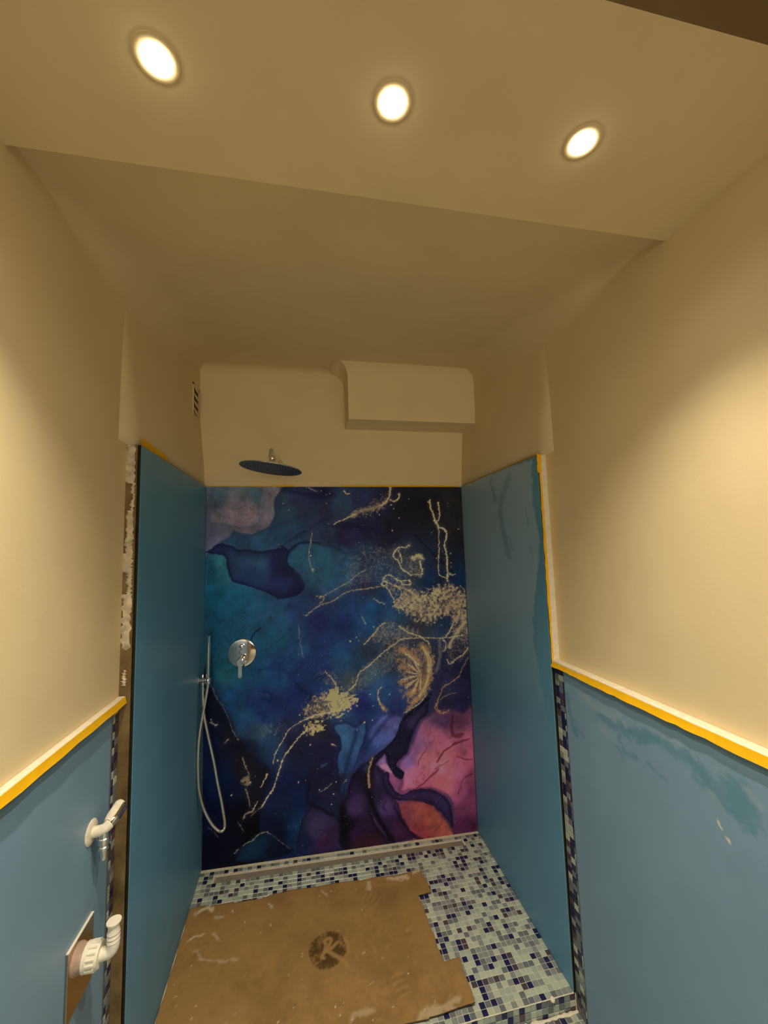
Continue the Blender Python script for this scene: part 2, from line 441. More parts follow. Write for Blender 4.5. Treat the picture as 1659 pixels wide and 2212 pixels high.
# ------------------------------------------------------------------ mosaic
def tile_mesh(ci, sx=0.0198, sy=0.0198, h=0.0035):
    """one glass tile, face up, soft rim; origin at the centre of its face"""
    a, b = sx / 2, sy / 2; e = 0.0016
    v = [(-a, -b, -h), (a, -b, -h), (a, b, -h), (-a, b, -h), (-a, -b, -e * .8), (a, -b, -e * .8), (a, b, -e * .8), (-a, b, -e * .8), (-a + e, -b + e, 0), (a - e, -b + e, 0), (a - e, b - e, 0), (-a + e, b - e, 0)]
    f = [(8, 9, 10, 11)]
    for i in range(4):
        j = (i + 1) % 4; f += [(i, j, j + 4, i + 4), (i + 4, j + 4, j + 8, i + 8)]
    return mesh('mosaic_tile', v, f, TILES[ci])

TMESH = [tile_mesh(i) for i in range(6)]
TFLAT = [([v.co[:] for v in m.vertices], [tuple(p.vertices) for p in m.polygons]) for m in TMESH]

def pick():
    return rnd.choices(range(6), TILE_W)[0]

def tile_at(parent, mtx, ci):
    o = bpy.data.objects.new('mosaic_tile', TMESH[ci]); col.objects.link(o)
    o.parent = parent; o.matrix_world = mtx
    return o

def frame_floor(x, y):
    z = floorz(x, y); e = 0.004
    dx = (floorz(x + e, y) - floorz(x - e, y)) / (2 * e); dy = (floorz(x, y + e) - floorz(x, y - e)) / (2 * e)
    n = Vector((-dx + rnd.uniform(-.02, .02), -dy + rnd.uniform(-.02, .02), 1)).normalized()
    t = (Vector((1, 0, 0)) - n * n.x).normalized(); b = n.cross(t)
    m = Matrix((t, b, n)).transposed().to_4x4(); m.translation = Vector((x, y, z + rnd.uniform(-.0003, .0003)))
    return m

def card_covers(x, y):
    if x < 0.955: return -0.745 < y < -0.215
    if x < 0.99: return -0.31 < y < -0.215 or -0.74 < y < -0.615
    return x < 1.03 and (-0.735 < y < -0.625 or -0.305 < y < -0.215)

def build_floor():
    # slab of the shower floor
    nx, ny = 14, 12; v = []
    for j in range(ny + 1):
        for i in range(nx + 1):
            x = -0.009 + 1.419 * i / nx; y = -RR + 0.003 + (RR + 0.004) * j / ny
            v.append((x, y, floorz(x, y) - 0.0016))
    n = nx + 1
    f = [(j * n + i, j * n + i + 1, (j + 1) * n + i + 1, (j + 1) * n + i) for j in range(ny) for i in range(nx)]
    k = len(v)
    v += [(x, y, ZF - 0.08) for x, y, z in v[:n]]; f += [(i, k + i, k + i + 1, i + 1) for i in range(nx)][::1]
    fl = structure(obj('floor', mesh('floor', v, f, GROUT)))
    tiles = []
    rows = int(RR / PITCH) + 1; cols = int(1.407 / PITCH) + 1
    for r in range(rows):
        y = -RR + 0.0118 + r * PITCH
        if y > -0.008: break
        for c in range(cols):
            x = 0.0105 + c * PITCH
            if x > 1.402: break
            if -0.083 < y < -0.046 and 0.07 < x < 1.292: continue
            if card_covers(x, y): continue
            tiles.append((x, y, pick()))
    riser = []
    for r in range(3):
        for c in range(cols):
            x = 0.0105 + c * PITCH; z = -0.0125 - r * PITCH
            if x > 1.412: break
            riser.append((x, z, pick()))
    # the tiles that show largest are parts, the rest one part
    tiles.sort(key=lambda t: (Vector((t[0], t[1], 0)) - CAM).length + (0.6 if t[0] < 0.9 and t[1] < -0.5 else 0))
    riser.sort(key=lambda t: -t[0])
    near_r = [t for t in riser if t[0] > 0.98 and t[1] > -0.045]
    near = tiles[:299 - len(near_r)]
    for x, y, ci in near: tile_at(fl, frame_floor(x, y), ci)
    RM = Matrix(((1, 0, 0, 0), (0, 0, -1, 0), (0, 1, 0, 0), (0, 0, 0, 1)))   # face towards -y
    def rmat(x, z):
        m = RM.copy() @ Matrix.Rotation(rnd.uniform(-.02, .02), 4, 'X'); m.translation = Vector((x, -RR, z)); return m
    for x, z, ci in near_r: tile_at(fl, rmat(x, z), ci)
    b = MB()
    for m in TILES: b.slot(m)
    def put(mt, ci): b.add([mt @ Vector(q) for q in TFLAT[ci][0]], TFLAT[ci][1], TILES[ci])
    for x, y, ci in tiles[299 - len(near_r):]: put(frame_floor(x, y), ci)
    for t in riser:
        if t not in near_r: put(rmat(t[0], t[1]), t[2])
    o = obj('mosaic_field', mesh('mosaic_field', b.v, b.f, b.mats, False, b.m), fl); o['kind'] = 'stuff'
    # floor before the step
    b = MB(); b.box(W0L, W0R, REAR, -RR + 0.002, ZF - 0.08, ZF - 0.0016, GROUT)
    ff = structure(b.build('floor_front'))
    b = MB()
    for m in TILES: b.slot(m)
    for r in range(60):
        y = -RR - 0.016 - r * PITCH
        for c in range(68):
            x = -0.02 + c * PITCH
            if x > 1.415: break
            ci = pick(); m = Matrix.Translation((x, y, ZF))
            if r < 3 and x > 1.05: tile_at(ff, m, ci)
            else: put(m, ci)
    o = obj('mosaic_field', mesh('mosaic_field', b.v, b.f, b.mats, False, b.m), ff); o['kind'] = 'stuff'
    # crumbs of old mortar along the foot of the step
    b = MB(); r = random.Random(5)
    pts = [(0.9 + k * 0.012, -RR - 0.004 - r.random() * 0.003, ZF + 0.001) for k in range(43)]
    b.tube([(x, y, z + r.uniform(-.001, .002)) for x, y, z in pts], [r.uniform(.003, .0062) for _ in pts], RAW, 6)
    b.build('mortar_bead', ff, True, 'rough cream mortar line at the foot of the step')
    b = MB(); pts = [(0.9 + k * 0.01, -RR + 0.0004, floorz(0.9 + k * .01, -RR) - 0.0012 + r.uniform(-.0004, .0006)) for k in range(51)]
    b.tube(pts, [r.uniform(.0013, .0022) for _ in pts], RAW, 6); b.build('grout_edge', fl, True, 'cream grout line along the nosing')
    b = MB(); b.lathe([(0.001, 0), (0.009, 0.002), (0.007, 0.006), (0.002, 0.008)], RAW, (0, -0.5, 1), (1.318, -RR + 0.002, -0.006), 9)
    b.build('mortar_lump', fl, True)

def build_drain():
    t = thing('linear_drain', 'narrow brown-grey drain channel set into the mosaic along the back wall', 'drain', (0.68, -0.064, floorz(0.68, -0.064)))
    def strip(x0, x1, y0, y1, up_, m, name, lab=None):
        n = 12; v = []; f = []
        for i in range(n + 1):
            x = x0 + (x1 - x0) * i / n
            for y, dz in ((y0, -0.006), (y0, up_), (y1, up_), (y1, -0.006)): v.append((x, y, floorz(x, y) + dz))
        for i in range(n):
            for j in range(3): f.append((i * 4 + j, i * 4 + j + 4, i * 4 + j + 5, i * 4 + j + 1))
        f += [(0, 1, 2, 3), (n * 4 + 3, n * 4 + 2, n * 4 + 1, n * 4)]
        me = mesh(name, v, f, m); bm = bmesh.new(); bm.from_mesh(me); bmesh.ops.recalc_face_normals(bm, faces=bm.faces); bm.to_mesh(me); bm.free()
        return obj(name, me, t, lab)
    strip(0.078, 1.284, -0.0785, -0.0505, -0.0006, INSERT, 'insert')
    for nm, x0, x1, y0, y1 in (('frame_rail', 0.073, 1.289, -0.0495, -0.0468), ('frame_rail', 0.073, 1.289, -0.0822, -0.0795), ('frame_end', 0.073, 0.0765, -0.082, -0.047), ('frame_end', 1.2855, 1.289, -0.082, -0.047)):
        strip(x0, x1, y0, y1, 0.0008, RAW if y1 > -0.048 and x1 - x0 > 1 else INSERT, nm)

def build_wall_mosaic(tl, wr):
    lm = Matrix(((0, 0, 1, 0), (1, 0, 0, 0), (0, 1, 0, 0), (0, 0, 0, 1)))    # face towards +x
    rm = Matrix(((0, 0, -1, 0), (-1, 0, 0, 0), (0, 1, 0, 0), (0, 0, 0, 1)))  # face towards -x
    for r in range(54):
        z = ZF + 0.011 + r * PITCH
        for c in range(3):
            if c < 2 and z < HL - 0.008:
                m = lm.copy(); m.translation = Vector((W0L + 0.0036 + rnd.uniform(0, .0004), -L - 0.0165 - c * PITCH, z))
                tile_at(tl, m, rnd.choices(range(6), [.18, .08, .10, .16, .34, .14])[0])
            if z < HR - 0.006:
                m = rm.copy(); m.translation = Vector((1.4096 - rnd.uniform(0, .0004), -RR - 0.0110 - c * PITCH, z))
                tile_at(wr, m, rnd.choices(range(6), [.10, .10, .14, .26, .14, .26])[0])

# ------------------------------------------------------------------ panels
# the print, in millimetres from the lower left corner of the panel
MURAL_WASH = [(170,1803,90,88,86),(216,1754,105,92,90),(124,1750,98,88,86),(55,1841,60,72,74),(23,1661,70,72,80),(57,1624,78,75,84),(263,1864,58,76,80),(310,1753,96,90,88),(228,1680,88,80,82),(102,1695,80,78,82),(368,1814,38,55,66),(406,1752,42,62,75),(479,1839,35,42,62),(602,1775,35,40,58),(579,1877,22,25,48),(704,1799,40,58,72),(807,1824,30,38,62),(912,1798,26,28,48),(1044,1770,20,20,26),(1181,1769,22,20,22),(1351,1794,32,28,25),(1343,1633,30,28,25),(988,1692,22,20,32),(829,1669,25,25,45),(726,1620,30,30,55),(601,1648,36,48,65),(453,1627,35,58,78),(263,1612,35,70,88),(334,1642,33,65,85),(552,1699,33,42,60),(194,1628,35,58,75),(58,1584,32,42,68),(25,1483,20,68,78),(37,1448,22,72,82),(76,1505,45,92,95),(95,1457,36,85,90),(38,1331,15,70,82),(127,1303,22,75,90),(173,1185,28,74,90),(17,1218,16,58,70),(356,1220,34,72,92),(450,1238,33,55,85),(263,1491,38,68,85),(148,1514,38,60,80),(357,1495,28,32,65),(428,1444,26,25,58),(404,1384,30,40,75),(240,1427,33,54,80),(475,1352,24,28,58),(599,1523,34,76,90),(573,1426,38,80,95),(697,1470,38,70,90),(849,1439,33,55,78),(645,1324,38,62,85),(800,1517,30,48,68),(1009,1536,36,42,50),(959,1615,24,25,38),(1086,1430,45,55,62),(1225,1503,28,35,48),(1336,1499,28,35,45),(1284,1581,26,28,38),(1359,1393,20,38,60),(1192,1374,22,40,62),(926,1398,28,50,72),(821,1328,38,42,64),(595,1266,35,50,75),(569,1183,27,34,70),(743,1245,28,56,86),(869,1238,26,62,92),(974,1257,30,55,80),(691,1151,26,40,75),(816,1143,28,62,90),(944,1159,36,62,82),(1347,1159,28,40,55),(1100,1111,48,54,60),(173,1070,24,75,88),(355,1102,28,72,88),(448,1049,30,62,88),(592,1062,28,45,78),(689,1030,30,58,88),(53,989,18,66,74),(108,939,28,82,82),(263,948,26,65,86),(378,961,28,60,90),(471,930,28,48,80),(589,920,28,42,75),(663,961,32,62,85),(108,850,25,62,88),(354,894,28,60,90),(263,812,26,45,78),(354,781,26,38,72),(446,817,26,35,70),(175,732,28,65,86),(131,781,26,62,86),(286,731,26,45,76),(263,656,42,62,72),(399,640,30,35,55),(444,568,25,25,42),(219,573,26,32,48),(331,581,31,52,70),(561,622,32,32,40),(584,528,24,24,45),(44,768,10,16,30),(35,638,8,22,50),(69,462,6,25,55),(49,296,5,13,33),(133,411,7,15,38),(106,630,16,18,28),(198,488,23,20,26),(263,393,18,17,22),(177,277,4,7,16),(253,191,2,3,7),(72,147,3,7,20),(31,92,2,5,16),(178,88,14,38,52),(264,115,13,35,50),(340,61,7,14,28),(351,165,7,12,28),(397,374,16,22,48),(465,321,14,25,50),(535,378,20,20,38),(441,172,12,40,65),(554,133,45,38,58),(576,64,48,25,48),(624,122,42,30,50),(474,81,16,25,48),(395,73,5,9,22),(691,561,48,80,102),(752,577,44,70,96),(653,452,36,60,86),(675,358,33,40,62),(616,344,27,24,42),(800,525,38,50,86),(875,563,58,70,106),(902,606,72,72,108),(822,441,42,65,104),(955,696,38,48,82),(781,737,26,35,78),(682,689,36,60,82),(882,775,34,62,92),(834,875,48,72,82),(734,860,55,62,62),(965,985,50,55,60),(838,1019,40,50,60),(761,929,32,55,72),(1027,545,24,20,38),(1000,501,27,22,40),(945,391,24,18,38),(772,368,24,17,34),(744,236,52,36,62),(715,330,36,26,48),(847,267,40,28,50),(741,103,40,22,44),(787,18,48,18,28),(890,215,60,42,70),(905,304,48,35,62),(891,102,42,22,42),(983,31,55,24,44),(699,132,8,5,12),(1125,415,152,80,80),(1229,401,158,82,82),(1070,328,152,75,86),(1089,490,115,70,92),(1027,427,105,70,102),(1181,503,135,72,82),(1313,487,142,72,80),(1335,388,142,68,76),(1224,283,152,72,72),(1336,244,118,55,70),(972,290,115,58,80),(1093,278,148,72,76),(1318,579,85,46,62),(1239,612,75,48,68),(1364,678,33,30,55),(1387,851,26,25,45),(1301,783,40,38,58),(1080,598,48,38,58),(1063,144,124,60,48),(1138,109,132,64,46),(1017,146,100,44,48),(1160,37,118,55,42),(1072,51,108,40,42),(1238,43,122,58,44),(1326,57,68,25,46),(1348,124,88,38,54),(1366,212,98,42,60)]
MURAL_SHAPES = [(None,7.199999999999999,(38,52,66),21.599999999999998,[(-13,1926),(373,1927),(354,1857),(341,1822),(341,1747),(329,1703),(298,1674),(245,1653),(198,1645),(159,1658),(138,1665),(120,1639),(80,1612),(44,1593),(-9,1562)]),
 (None,4.8,(62,74,78),12.0,[(39,1901),(263,1897),(268,1840),(256,1778),(261,1717),(217,1686),(136,1694),(79,1712),(23,1713),(29,1780)]),
 ((30,40,72),4.8,(16,16,42),26.4,[(-9,1560),(13,1566),(58,1600),(125,1586),(153,1571),(205,1570),(263,1558),(322,1561),(376,1579),(400,1567),(417,1549),(404,1518),(404,1479),(437,1458),(471,1430),(487,1393),(494,1366),(470,1328),(408,1307),(356,1312),(286,1347),(194,1384),(138,1401),(120,1428),(106,1480),(96,1528),(76,1543),(47,1548)]),
 (None,38.4,None,0.0,[(411,1476),(402,1513),(421,1554),(470,1584),(531,1592),(612,1573),(699,1555),(774,1493),(759,1393),(645,1354),(523,1359),(476,1430)]),
 (None,3.5999999999999996,(8,12,26),19.2,[(-33,912),(25,920),(43,867),(83,797),(124,720),(142,665),(175,615),(230,528),(308,452),(264,264),(264,-31),(-20,20)]),
 ((50,36,60),7.199999999999999,(14,14,30),19.2,[(496,255),(556,255),(621,221),(664,159),(682,95),(673,5),(462,14),(454,149)]),
 ((15,38,54),6.0,(6,10,24),19.2,[(161,70),(186,111),(231,152),(268,172),(307,168),(347,140),(384,91),(422,47),(351,17),(178,26)]),
 (None,14.399999999999999,None,0.0,[(1009,637),(966,557),(899,504),(811,459),(749,416),(716,353),(698,306),(680,358),(725,442),(788,538),(840,613),(916,664)]),
 (None,7.199999999999999,(22,22,50),16.8,[(638,636),(693,646),(753,623),(793,642),(802,594),(781,532),(740,440),(699,355),(670,305),(659,383),(649,475),(674,535),(665,582)]),
 (None,16.8,(48,24,44),14.399999999999999,[(1147,637),(1101,603),(1067,535),(1034,468),(976,399),(993,315),(981,275),(1042,271),(1144,264),(1211,233),(1260,172),(1268,-3),(1420,-28),(1458,628),(1348,635),(1241,666)]),
 (None,9.6,(60,24,34),16.8,[(944,207),(1065,208),(1141,183),(1180,135),(1229,72),(1252,-5),(1057,-4),(1009,65),(972,139)]),
 ((33,24,44),7.199999999999999,(10,7,18),24.0,[(843,455),(748,407),(713,353),(693,284),(661,244),(661,116),(680,3),(931,-39),(913,18),(850,108),(816,214),(812,317),(821,398)]),
 ((27,20,38),4.8,(14,9,22),14.399999999999999,[(1165,735),(1097,693),(999,629),(963,552),(899,499),(838,458),(817,426),(867,438),(903,475),(911,418),(932,374),(983,330),(1000,365),(961,407),(1024,470),(1052,542),(1094,618),(1140,647),(1147,695)]),
 ((118,84,112),7.199999999999999,(60,42,70),9.6,[(902,466),(851,417),(885,389),(934,369),(916,413)]),
 ((150,92,92),7.199999999999999,None,0.0,[(876,411),(911,418),(934,369),(910,377)]),
 ((46,33,58),7.199999999999999,(22,14,32),19.2,[(822,407),(852,421),(890,380),(898,328),(912,285),(945,243),(964,209),(982,133),(1021,59),(1053,18),(921,16),(886,80),(830,190),(811,294)]),
 ((45,22,48),4.8,(18,7,24),16.8,[(890,370),(915,372),(923,325),(947,284),(986,254),(1029,266),(1080,268),(1144,257),(1200,230),(1245,177),(1257,110),(1264,39),(1252,57),(1228,96),(1178,149),(1141,185),(1065,215),(985,224),(936,249),(900,291),(889,334)])]
MURAL_INK = [((16,18,44),14.4,0.9,[(442,1450),(409,1476),(400,1513),(419,1554),(467,1587),(526,1598),(575,1589)]),
 ((24,34,58),16.8,0.5,[(575,1589),(649,1567),(724,1529)]),
 ((24,30,58),12.0,0.7,[(371,1575),(429,1612),(490,1651),(577,1704),(652,1728)]),
 ((30,44,66),14.4,0.6,[(358,1698),(430,1716),(528,1763),(616,1813)]),
 ((20,20,48),21.6,0.7,[(383,1887),(480,1862),(554,1856),(654,1851)]),
 ((18,14,38),24.0,0.7,[(656,1688),(752,1683),(907,1642),(960,1641)]),
 ((14,18,34),7.2,0.8,[(218,1108),(241,1139),(268,1167)]),
 ((20,30,60),28.8,0.5,[(263,953),(355,963),(412,912),(470,838)]),
 ((20,28,58),19.2,0.6,[(447,863),(505,811),(540,780)]),
 ((18,24,50),16.8,0.6,[(286,844),(320,829),(308,803),(281,815)]),
 ((48,66,98),9.6,0.5,[(304,831),(313,821)]),
 ((18,24,50),16.8,0.6,[(263,745),(297,730),(281,709)]),
 ((16,14,32),14.4,0.7,[(559,486),(618,479),(620,422),(582,405)]),
 ((60,90,115),12.0,0.6,[(573,451),(594,459)]),
 ((12,10,22),16.8,0.8,[(507,381),(499,294),(556,253),(625,209)]),
 ((10,8,20),12.0,0.9,[(1165,747),(1116,703),(1057,673),(1009,637)]),
 ((8,5,12),26.4,0.95,[(822,430),(813,362),(814,289),(831,212),(868,128),(914,42),(933,10)]),
 ((20,10,26),16.8,0.9,[(944,196),(967,147),(1005,84),(1038,38),(1083,8)]),
 ((8,5,12),33.6,0.9,[(678,235),(671,136),(688,24)]),
 ((70,20,24),9.6,0.8,[(1373,490),(1313,480),(1245,452),(1189,395)]),
 ((72,22,26),9.6,0.7,[(1195,353),(1134,315),(1081,284),(1055,269)]),
 ((75,26,30),7.2,0.7,[(1389,376),(1343,387),(1304,406)]),
 ((75,26,34),7.2,0.7,[(1385,305),(1338,287),(1314,243),(1294,215)]),
 ((72,18,22),16.8,0.8,[(1293,624),(1277,569),(1293,519),(1342,518)]),
 ((82,30,34),7.2,0.6,[(1154,494),(1105,436),(1077,392)]),
 ((82,30,34),7.2,0.6,[(1174,356),(1215,375),(1260,386)]),
 ((95,36,30),12.0,0.6,[(1035,221),(1019,201)]),
 ((88,36,30),12.0,0.6,[(1210,98),(1182,56),(1160,32)]),
 ((82,32,30),7.2,0.7,[(1252,57),(1238,36)]),
 ((34,20,46),12.0,0.7,[(903,236),(885,211),(894,192)]),
 ((36,18,40),9.6,0.7,[(531,119),(543,139),(577,129),(554,100)]),
 ((14,16,22),6.0,0.8,[(1107,1624),(1199,1530),(1305,1427),(1345,1394)]),
 ((18,22,42),21.6,0.6,[(753,600),(727,511),(689,424),(671,359)]),
 ((20,26,58),19.2,0.5,[(954,672),(876,598),(812,523),(774,459)])]
MURAL_GOLD = [((178,148,98),16.8,0.75,[(976,1903),(969,1845),(944,1808),(917,1792)]),
 ((178,148,98),21.6,0.5,[(917,1792),(871,1777),(806,1767),(754,1737)]),
 ((178,148,98),9.6,0.8,[(767,1742),(715,1720),(682,1707),(656,1693)]),
 ((178,148,98),12.0,0.9,[(1026,1858),(1022,1834),(997,1816),(973,1824)]),
 ((205,172,112),12.0,0.9,[(1206,1822),(1209,1779),(1224,1736),(1234,1699)]),
 ((205,172,112),9.6,0.85,[(1255,1806),(1261,1757),(1257,1714),(1239,1693)]),
 ((205,172,112),12.0,0.95,[(1234,1699),(1254,1666),(1282,1655),(1300,1625),(1293,1591),(1283,1559),(1294,1501),(1293,1417),(1293,1354)]),
 ((178,148,98),7.2,0.9,[(1244,1693),(1253,1634),(1248,1529),(1241,1437),(1245,1395),(1269,1381),(1291,1367)]),
 ((178,148,98),7.2,0.9,[(1298,1406),(1317,1390),(1337,1394)]),
 ((205,172,112),9.6,0.9,[(1075,1568),(1047,1553),(1015,1556),(988,1531),(984,1501),(1010,1477),(1022,1443),(1048,1421),(1079,1399)]),
 ((178,148,98),7.2,0.9,[(1010,1541),(1024,1504),(1028,1468)]),
 ((205,172,112),24.0,0.8,[(1096,1492),(1127,1506),(1148,1490)]),
 ((205,172,112),12.0,0.9,[(1131,1485),(1138,1449),(1145,1417),(1138,1392)]),
 ((178,148,98),7.2,0.8,[(1079,1399),(1112,1403),(1138,1392)]),
 ((205,172,112),14.4,0.9,[(1061,1560),(1075,1565)]),
 ((205,172,112),7.2,0.95,[(909,1356),(917,1371),(935,1370),(940,1355),(924,1345),(909,1356)]),
 ((205,172,112),7.2,0.95,[(920,1381),(939,1403),(968,1399),(993,1378),(1025,1369),(1067,1369),(1077,1348),(1035,1348),(1019,1361)]),
 ((178,148,98),7.2,0.9,[(934,1340),(962,1298),(977,1267),(981,1237),(1004,1223),(1036,1231)]),
 ((178,148,98),6.0,0.85,[(976,1343),(1008,1331),(1022,1300),(1016,1275)]),
 ((178,148,98),6.0,0.8,[(946,1364),(977,1348),(1029,1330),(1071,1313)]),
 ((178,148,98),8.4,0.8,[(806,1043),(829,1061),(847,1082),(866,1100),(887,1126),(923,1148)]),
 ((178,148,98),5.8,0.95,[(696,797),(728,818),(754,839),(764,867),(780,899),(823,924),(867,959),(927,1003),(971,1029),(1014,1053),(1066,1054),(1119,1055),(1178,1048),(1245,1043),(1314,1044),(1370,1050)]),
 ((178,148,98),9.6,0.9,[(1001,1123),(1031,1099),(1073,1078),(1112,1063),(1151,1035),(1169,1019)]),
 ((178,148,98),9.6,0.8,[(1265,1047),(1294,1081),(1318,1123),(1347,1159),(1357,1190)]),
 ((178,148,98),6.0,0.9,[(1245,1041),(1266,1017),(1265,987),(1250,968)]),
 ((178,148,98),6.0,0.6,[(1328,1043),(1363,1025),(1391,1028)]),
 ((165,116,62),28.8,0.68,[(1012,996),(1048,973),(1081,946),(1106,914)]),
 ((165,116,62),24.0,0.64,[(1004,908),(1045,895),(1081,882),(1107,870)]),
 ((165,116,62),21.6,0.64,[(1006,825),(1047,812),(1078,814),(1105,831)]),
 ((165,116,62),33.6,0.68,[(1045,763),(1077,775),(1104,797),(1121,825)]),
 ((165,116,62),31.2,0.68,[(1128,1012),(1153,970),(1167,914),(1164,855),(1141,793),(1112,752),(1080,721)]),
 ((205,172,112),12.0,0.8,[(1032,975),(1073,942),(1103,905)]),
 ((205,172,112),12.0,0.7,[(1161,969),(1173,931),(1165,870)]),
 ((205,172,112),9.6,0.7,[(1037,818),(1063,820)]),
 ((165,116,62),24.0,0.56,[(1104,875),(1105,826),(1082,789),(1060,757)]),
 ((165,116,62),24.0,0.48,[(1075,722),(1053,695),(1031,676)]),
 ((128,110,82),19.2,0.5,[(1231,1029),(1228,964),(1220,910),(1202,867)]),
 ((178,148,98),21.6,0.8,[(1387,1118),(1343,1077),(1308,1034),(1284,990)]),
 ((178,148,98),9.6,0.8,[(1399,981),(1364,943),(1322,922),(1285,899),(1270,921)]),
 ((178,148,98),16.8,0.5,[(1394,1084),(1407,1014),(1398,964)]),
 ((165,116,62),6.0,0.85,[(1396,926),(1361,878),(1330,825),(1286,800),(1241,779),(1224,746),(1206,713),(1199,670),(1219,649)]),
 ((165,116,62),12.0,0.64,[(1203,699),(1189,676),(1203,650),(1240,642),(1268,653)]),
 ((165,116,62),6.0,0.6,[(1217,712),(1258,733),(1313,742)]),
 ((178,148,98),5.3,0.9,[(1139,745),(1098,705),(1052,681),(1010,666)]),
 ((205,172,112),7.7,0.95,[(639,712),(591,708),(544,704),(501,692),(464,678)]),
 ((178,148,98),4.8,0.9,[(464,678),(427,660),(399,636),(380,602),(358,569),(339,536),(330,493)]),
 ((178,148,98),7.2,0.95,[(533,648),(500,633),(468,614),(440,586),(412,554),(380,513),(366,475),(353,437),(339,400),(325,367),(299,336),(277,300)]),
 ((178,148,98),4.8,0.6,[(277,300),(250,283),(226,265)]),
 ((178,148,98),6.0,0.9,[(303,448),(288,420),(272,392)]),
 ((178,148,98),7.2,0.9,[(255,325),(244,310),(237,298)]),
 ((130,112,72),9.6,0.7,[(182,540),(195,510),(206,479),(215,451)]),
 ((130,112,72),21.6,0.8,[(189,433),(206,440),(207,414)]),
 ((125,106,70),9.6,0.7,[(198,391),(211,361),(220,309)]),
 ((120,105,75),12.0,0.85,[(190,258),(203,277),(229,284),(242,293)]),
 ((120,110,85),7.7,0.75,[(190,115),(207,129),(233,137),(255,163),(290,175),(307,166)]),
 ((100,95,80),4.3,0.6,[(307,166),(334,142),(360,108),(409,58)]),
 ((130,120,90),9.6,0.7,[(152,80),(165,98)]),
 ((110,104,85),4.8,0.6,[(160,250),(177,222),(194,194)]),
 ((100,95,80),4.8,0.5,[(25,242),(50,223),(75,188)]),
 ((120,108,80),4.8,0.6,[(32,913),(52,855),(87,799),(118,734),(136,675),(166,623)]),
 ((150,138,110),9.6,0.8,[(34,725),(49,711),(66,709)]),
 ((140,128,100),9.6,0.7,[(101,622),(119,637)]),
 ((150,116,78),14.4,0.75,[(835,460),(822,430),(814,399)]),
 ((150,116,78),14.4,0.8,[(811,390),(813,353),(814,317)]),
 ((150,120,84),9.6,0.6,[(680,358),(695,369)]),
 ((178,148,98),7.2,0.55,[(571,1299),(610,1318),(645,1334),(685,1357),(726,1374),(772,1412),(824,1440)]),
 ((178,148,98),8.4,0.6,[(497,1211),(570,1260),(632,1276),(694,1312),(745,1329),(821,1335),(911,1346)]),
 ((178,148,98),9.6,0.6,[(556,1309),(595,1302),(575,1269)]),
 ((178,148,98),4.8,0.45,[(461,1166),(467,1083),(483,999)]),
 ((178,148,98),7.2,0.5,[(536,1650),(526,1588),(518,1514),(539,1439)]),
 ((178,148,98),7.2,0.8,[(713,1877),(726,1861),(741,1861)]),
 ((178,148,98),7.2,0.6,[(524,1892),(549,1877),(564,1872)]),
 ((178,148,98),9.6,0.6,[(860,1283),(891,1262),(921,1250)]),
 ((178,148,98),7.2,0.6,[(792,1198),(806,1168),(816,1148)]),
 ((178,148,98),8.4,0.8,[(893,812),(875,794),(874,763),(880,732),(909,688)]),
 ((165,116,62),19.2,0.56,[(885,722),(914,690)]),
 ((128,110,82),4.8,0.7,[(557,326),(595,343),(619,362)]),
 ((178,148,98),7.2,0.8,[(622,551),(645,539)]),
 ((178,148,98),9.6,0.7,[(594,915),(627,884),(651,844)]),
 ((178,148,98),9.6,0.7,[(649,849),(653,825)]),
 ((205,172,112),9.6,0.75,[(1107,870),(1092,903),(1075,942)]),
 ((58,40,42),10.8,0.6,[(1104,868),(1087,894),(1064,925)]),
 ((205,172,112),9.6,0.75,[(1101,866),(1073,893),(1043,922)]),
 ((58,40,42),10.8,0.6,[(1101,863),(1073,878),(1040,898)]),
 ((205,172,112),9.6,0.75,[(1101,858),(1070,868),(1036,879)]),
 ((58,40,42),10.8,0.6,[(1098,856),(1062,859),(1020,863)]),
 ((205,172,112),9.6,0.75,[(1093,852),(1053,845),(1004,838)]),
 ((58,40,42),10.8,0.6,[(1095,846),(1061,832),(1016,815)]),
 ((205,172,112),9.6,0.75,[(1098,844),(1065,820),(1028,792)]),
 ((58,40,42),10.8,0.6,[(1103,843),(1081,818),(1056,789)]),
 ((205,172,112),9.6,0.75,[(1105,838),(1088,806),(1066,766)]),
 ((58,40,42),10.8,0.6,[(1108,838),(1099,805),(1089,764)]),
 ((205,172,112),9.6,0.75,[(1113,837),(1109,806),(1108,765)]),
 ((214,164,88),12.0,0.8,[(1133,1002),(1153,955),(1161,895),(1153,836),(1129,780),(1102,743)]),
 ((90,60,48),12.0,0.6,[(1141,921),(1128,873),(1121,825)])]
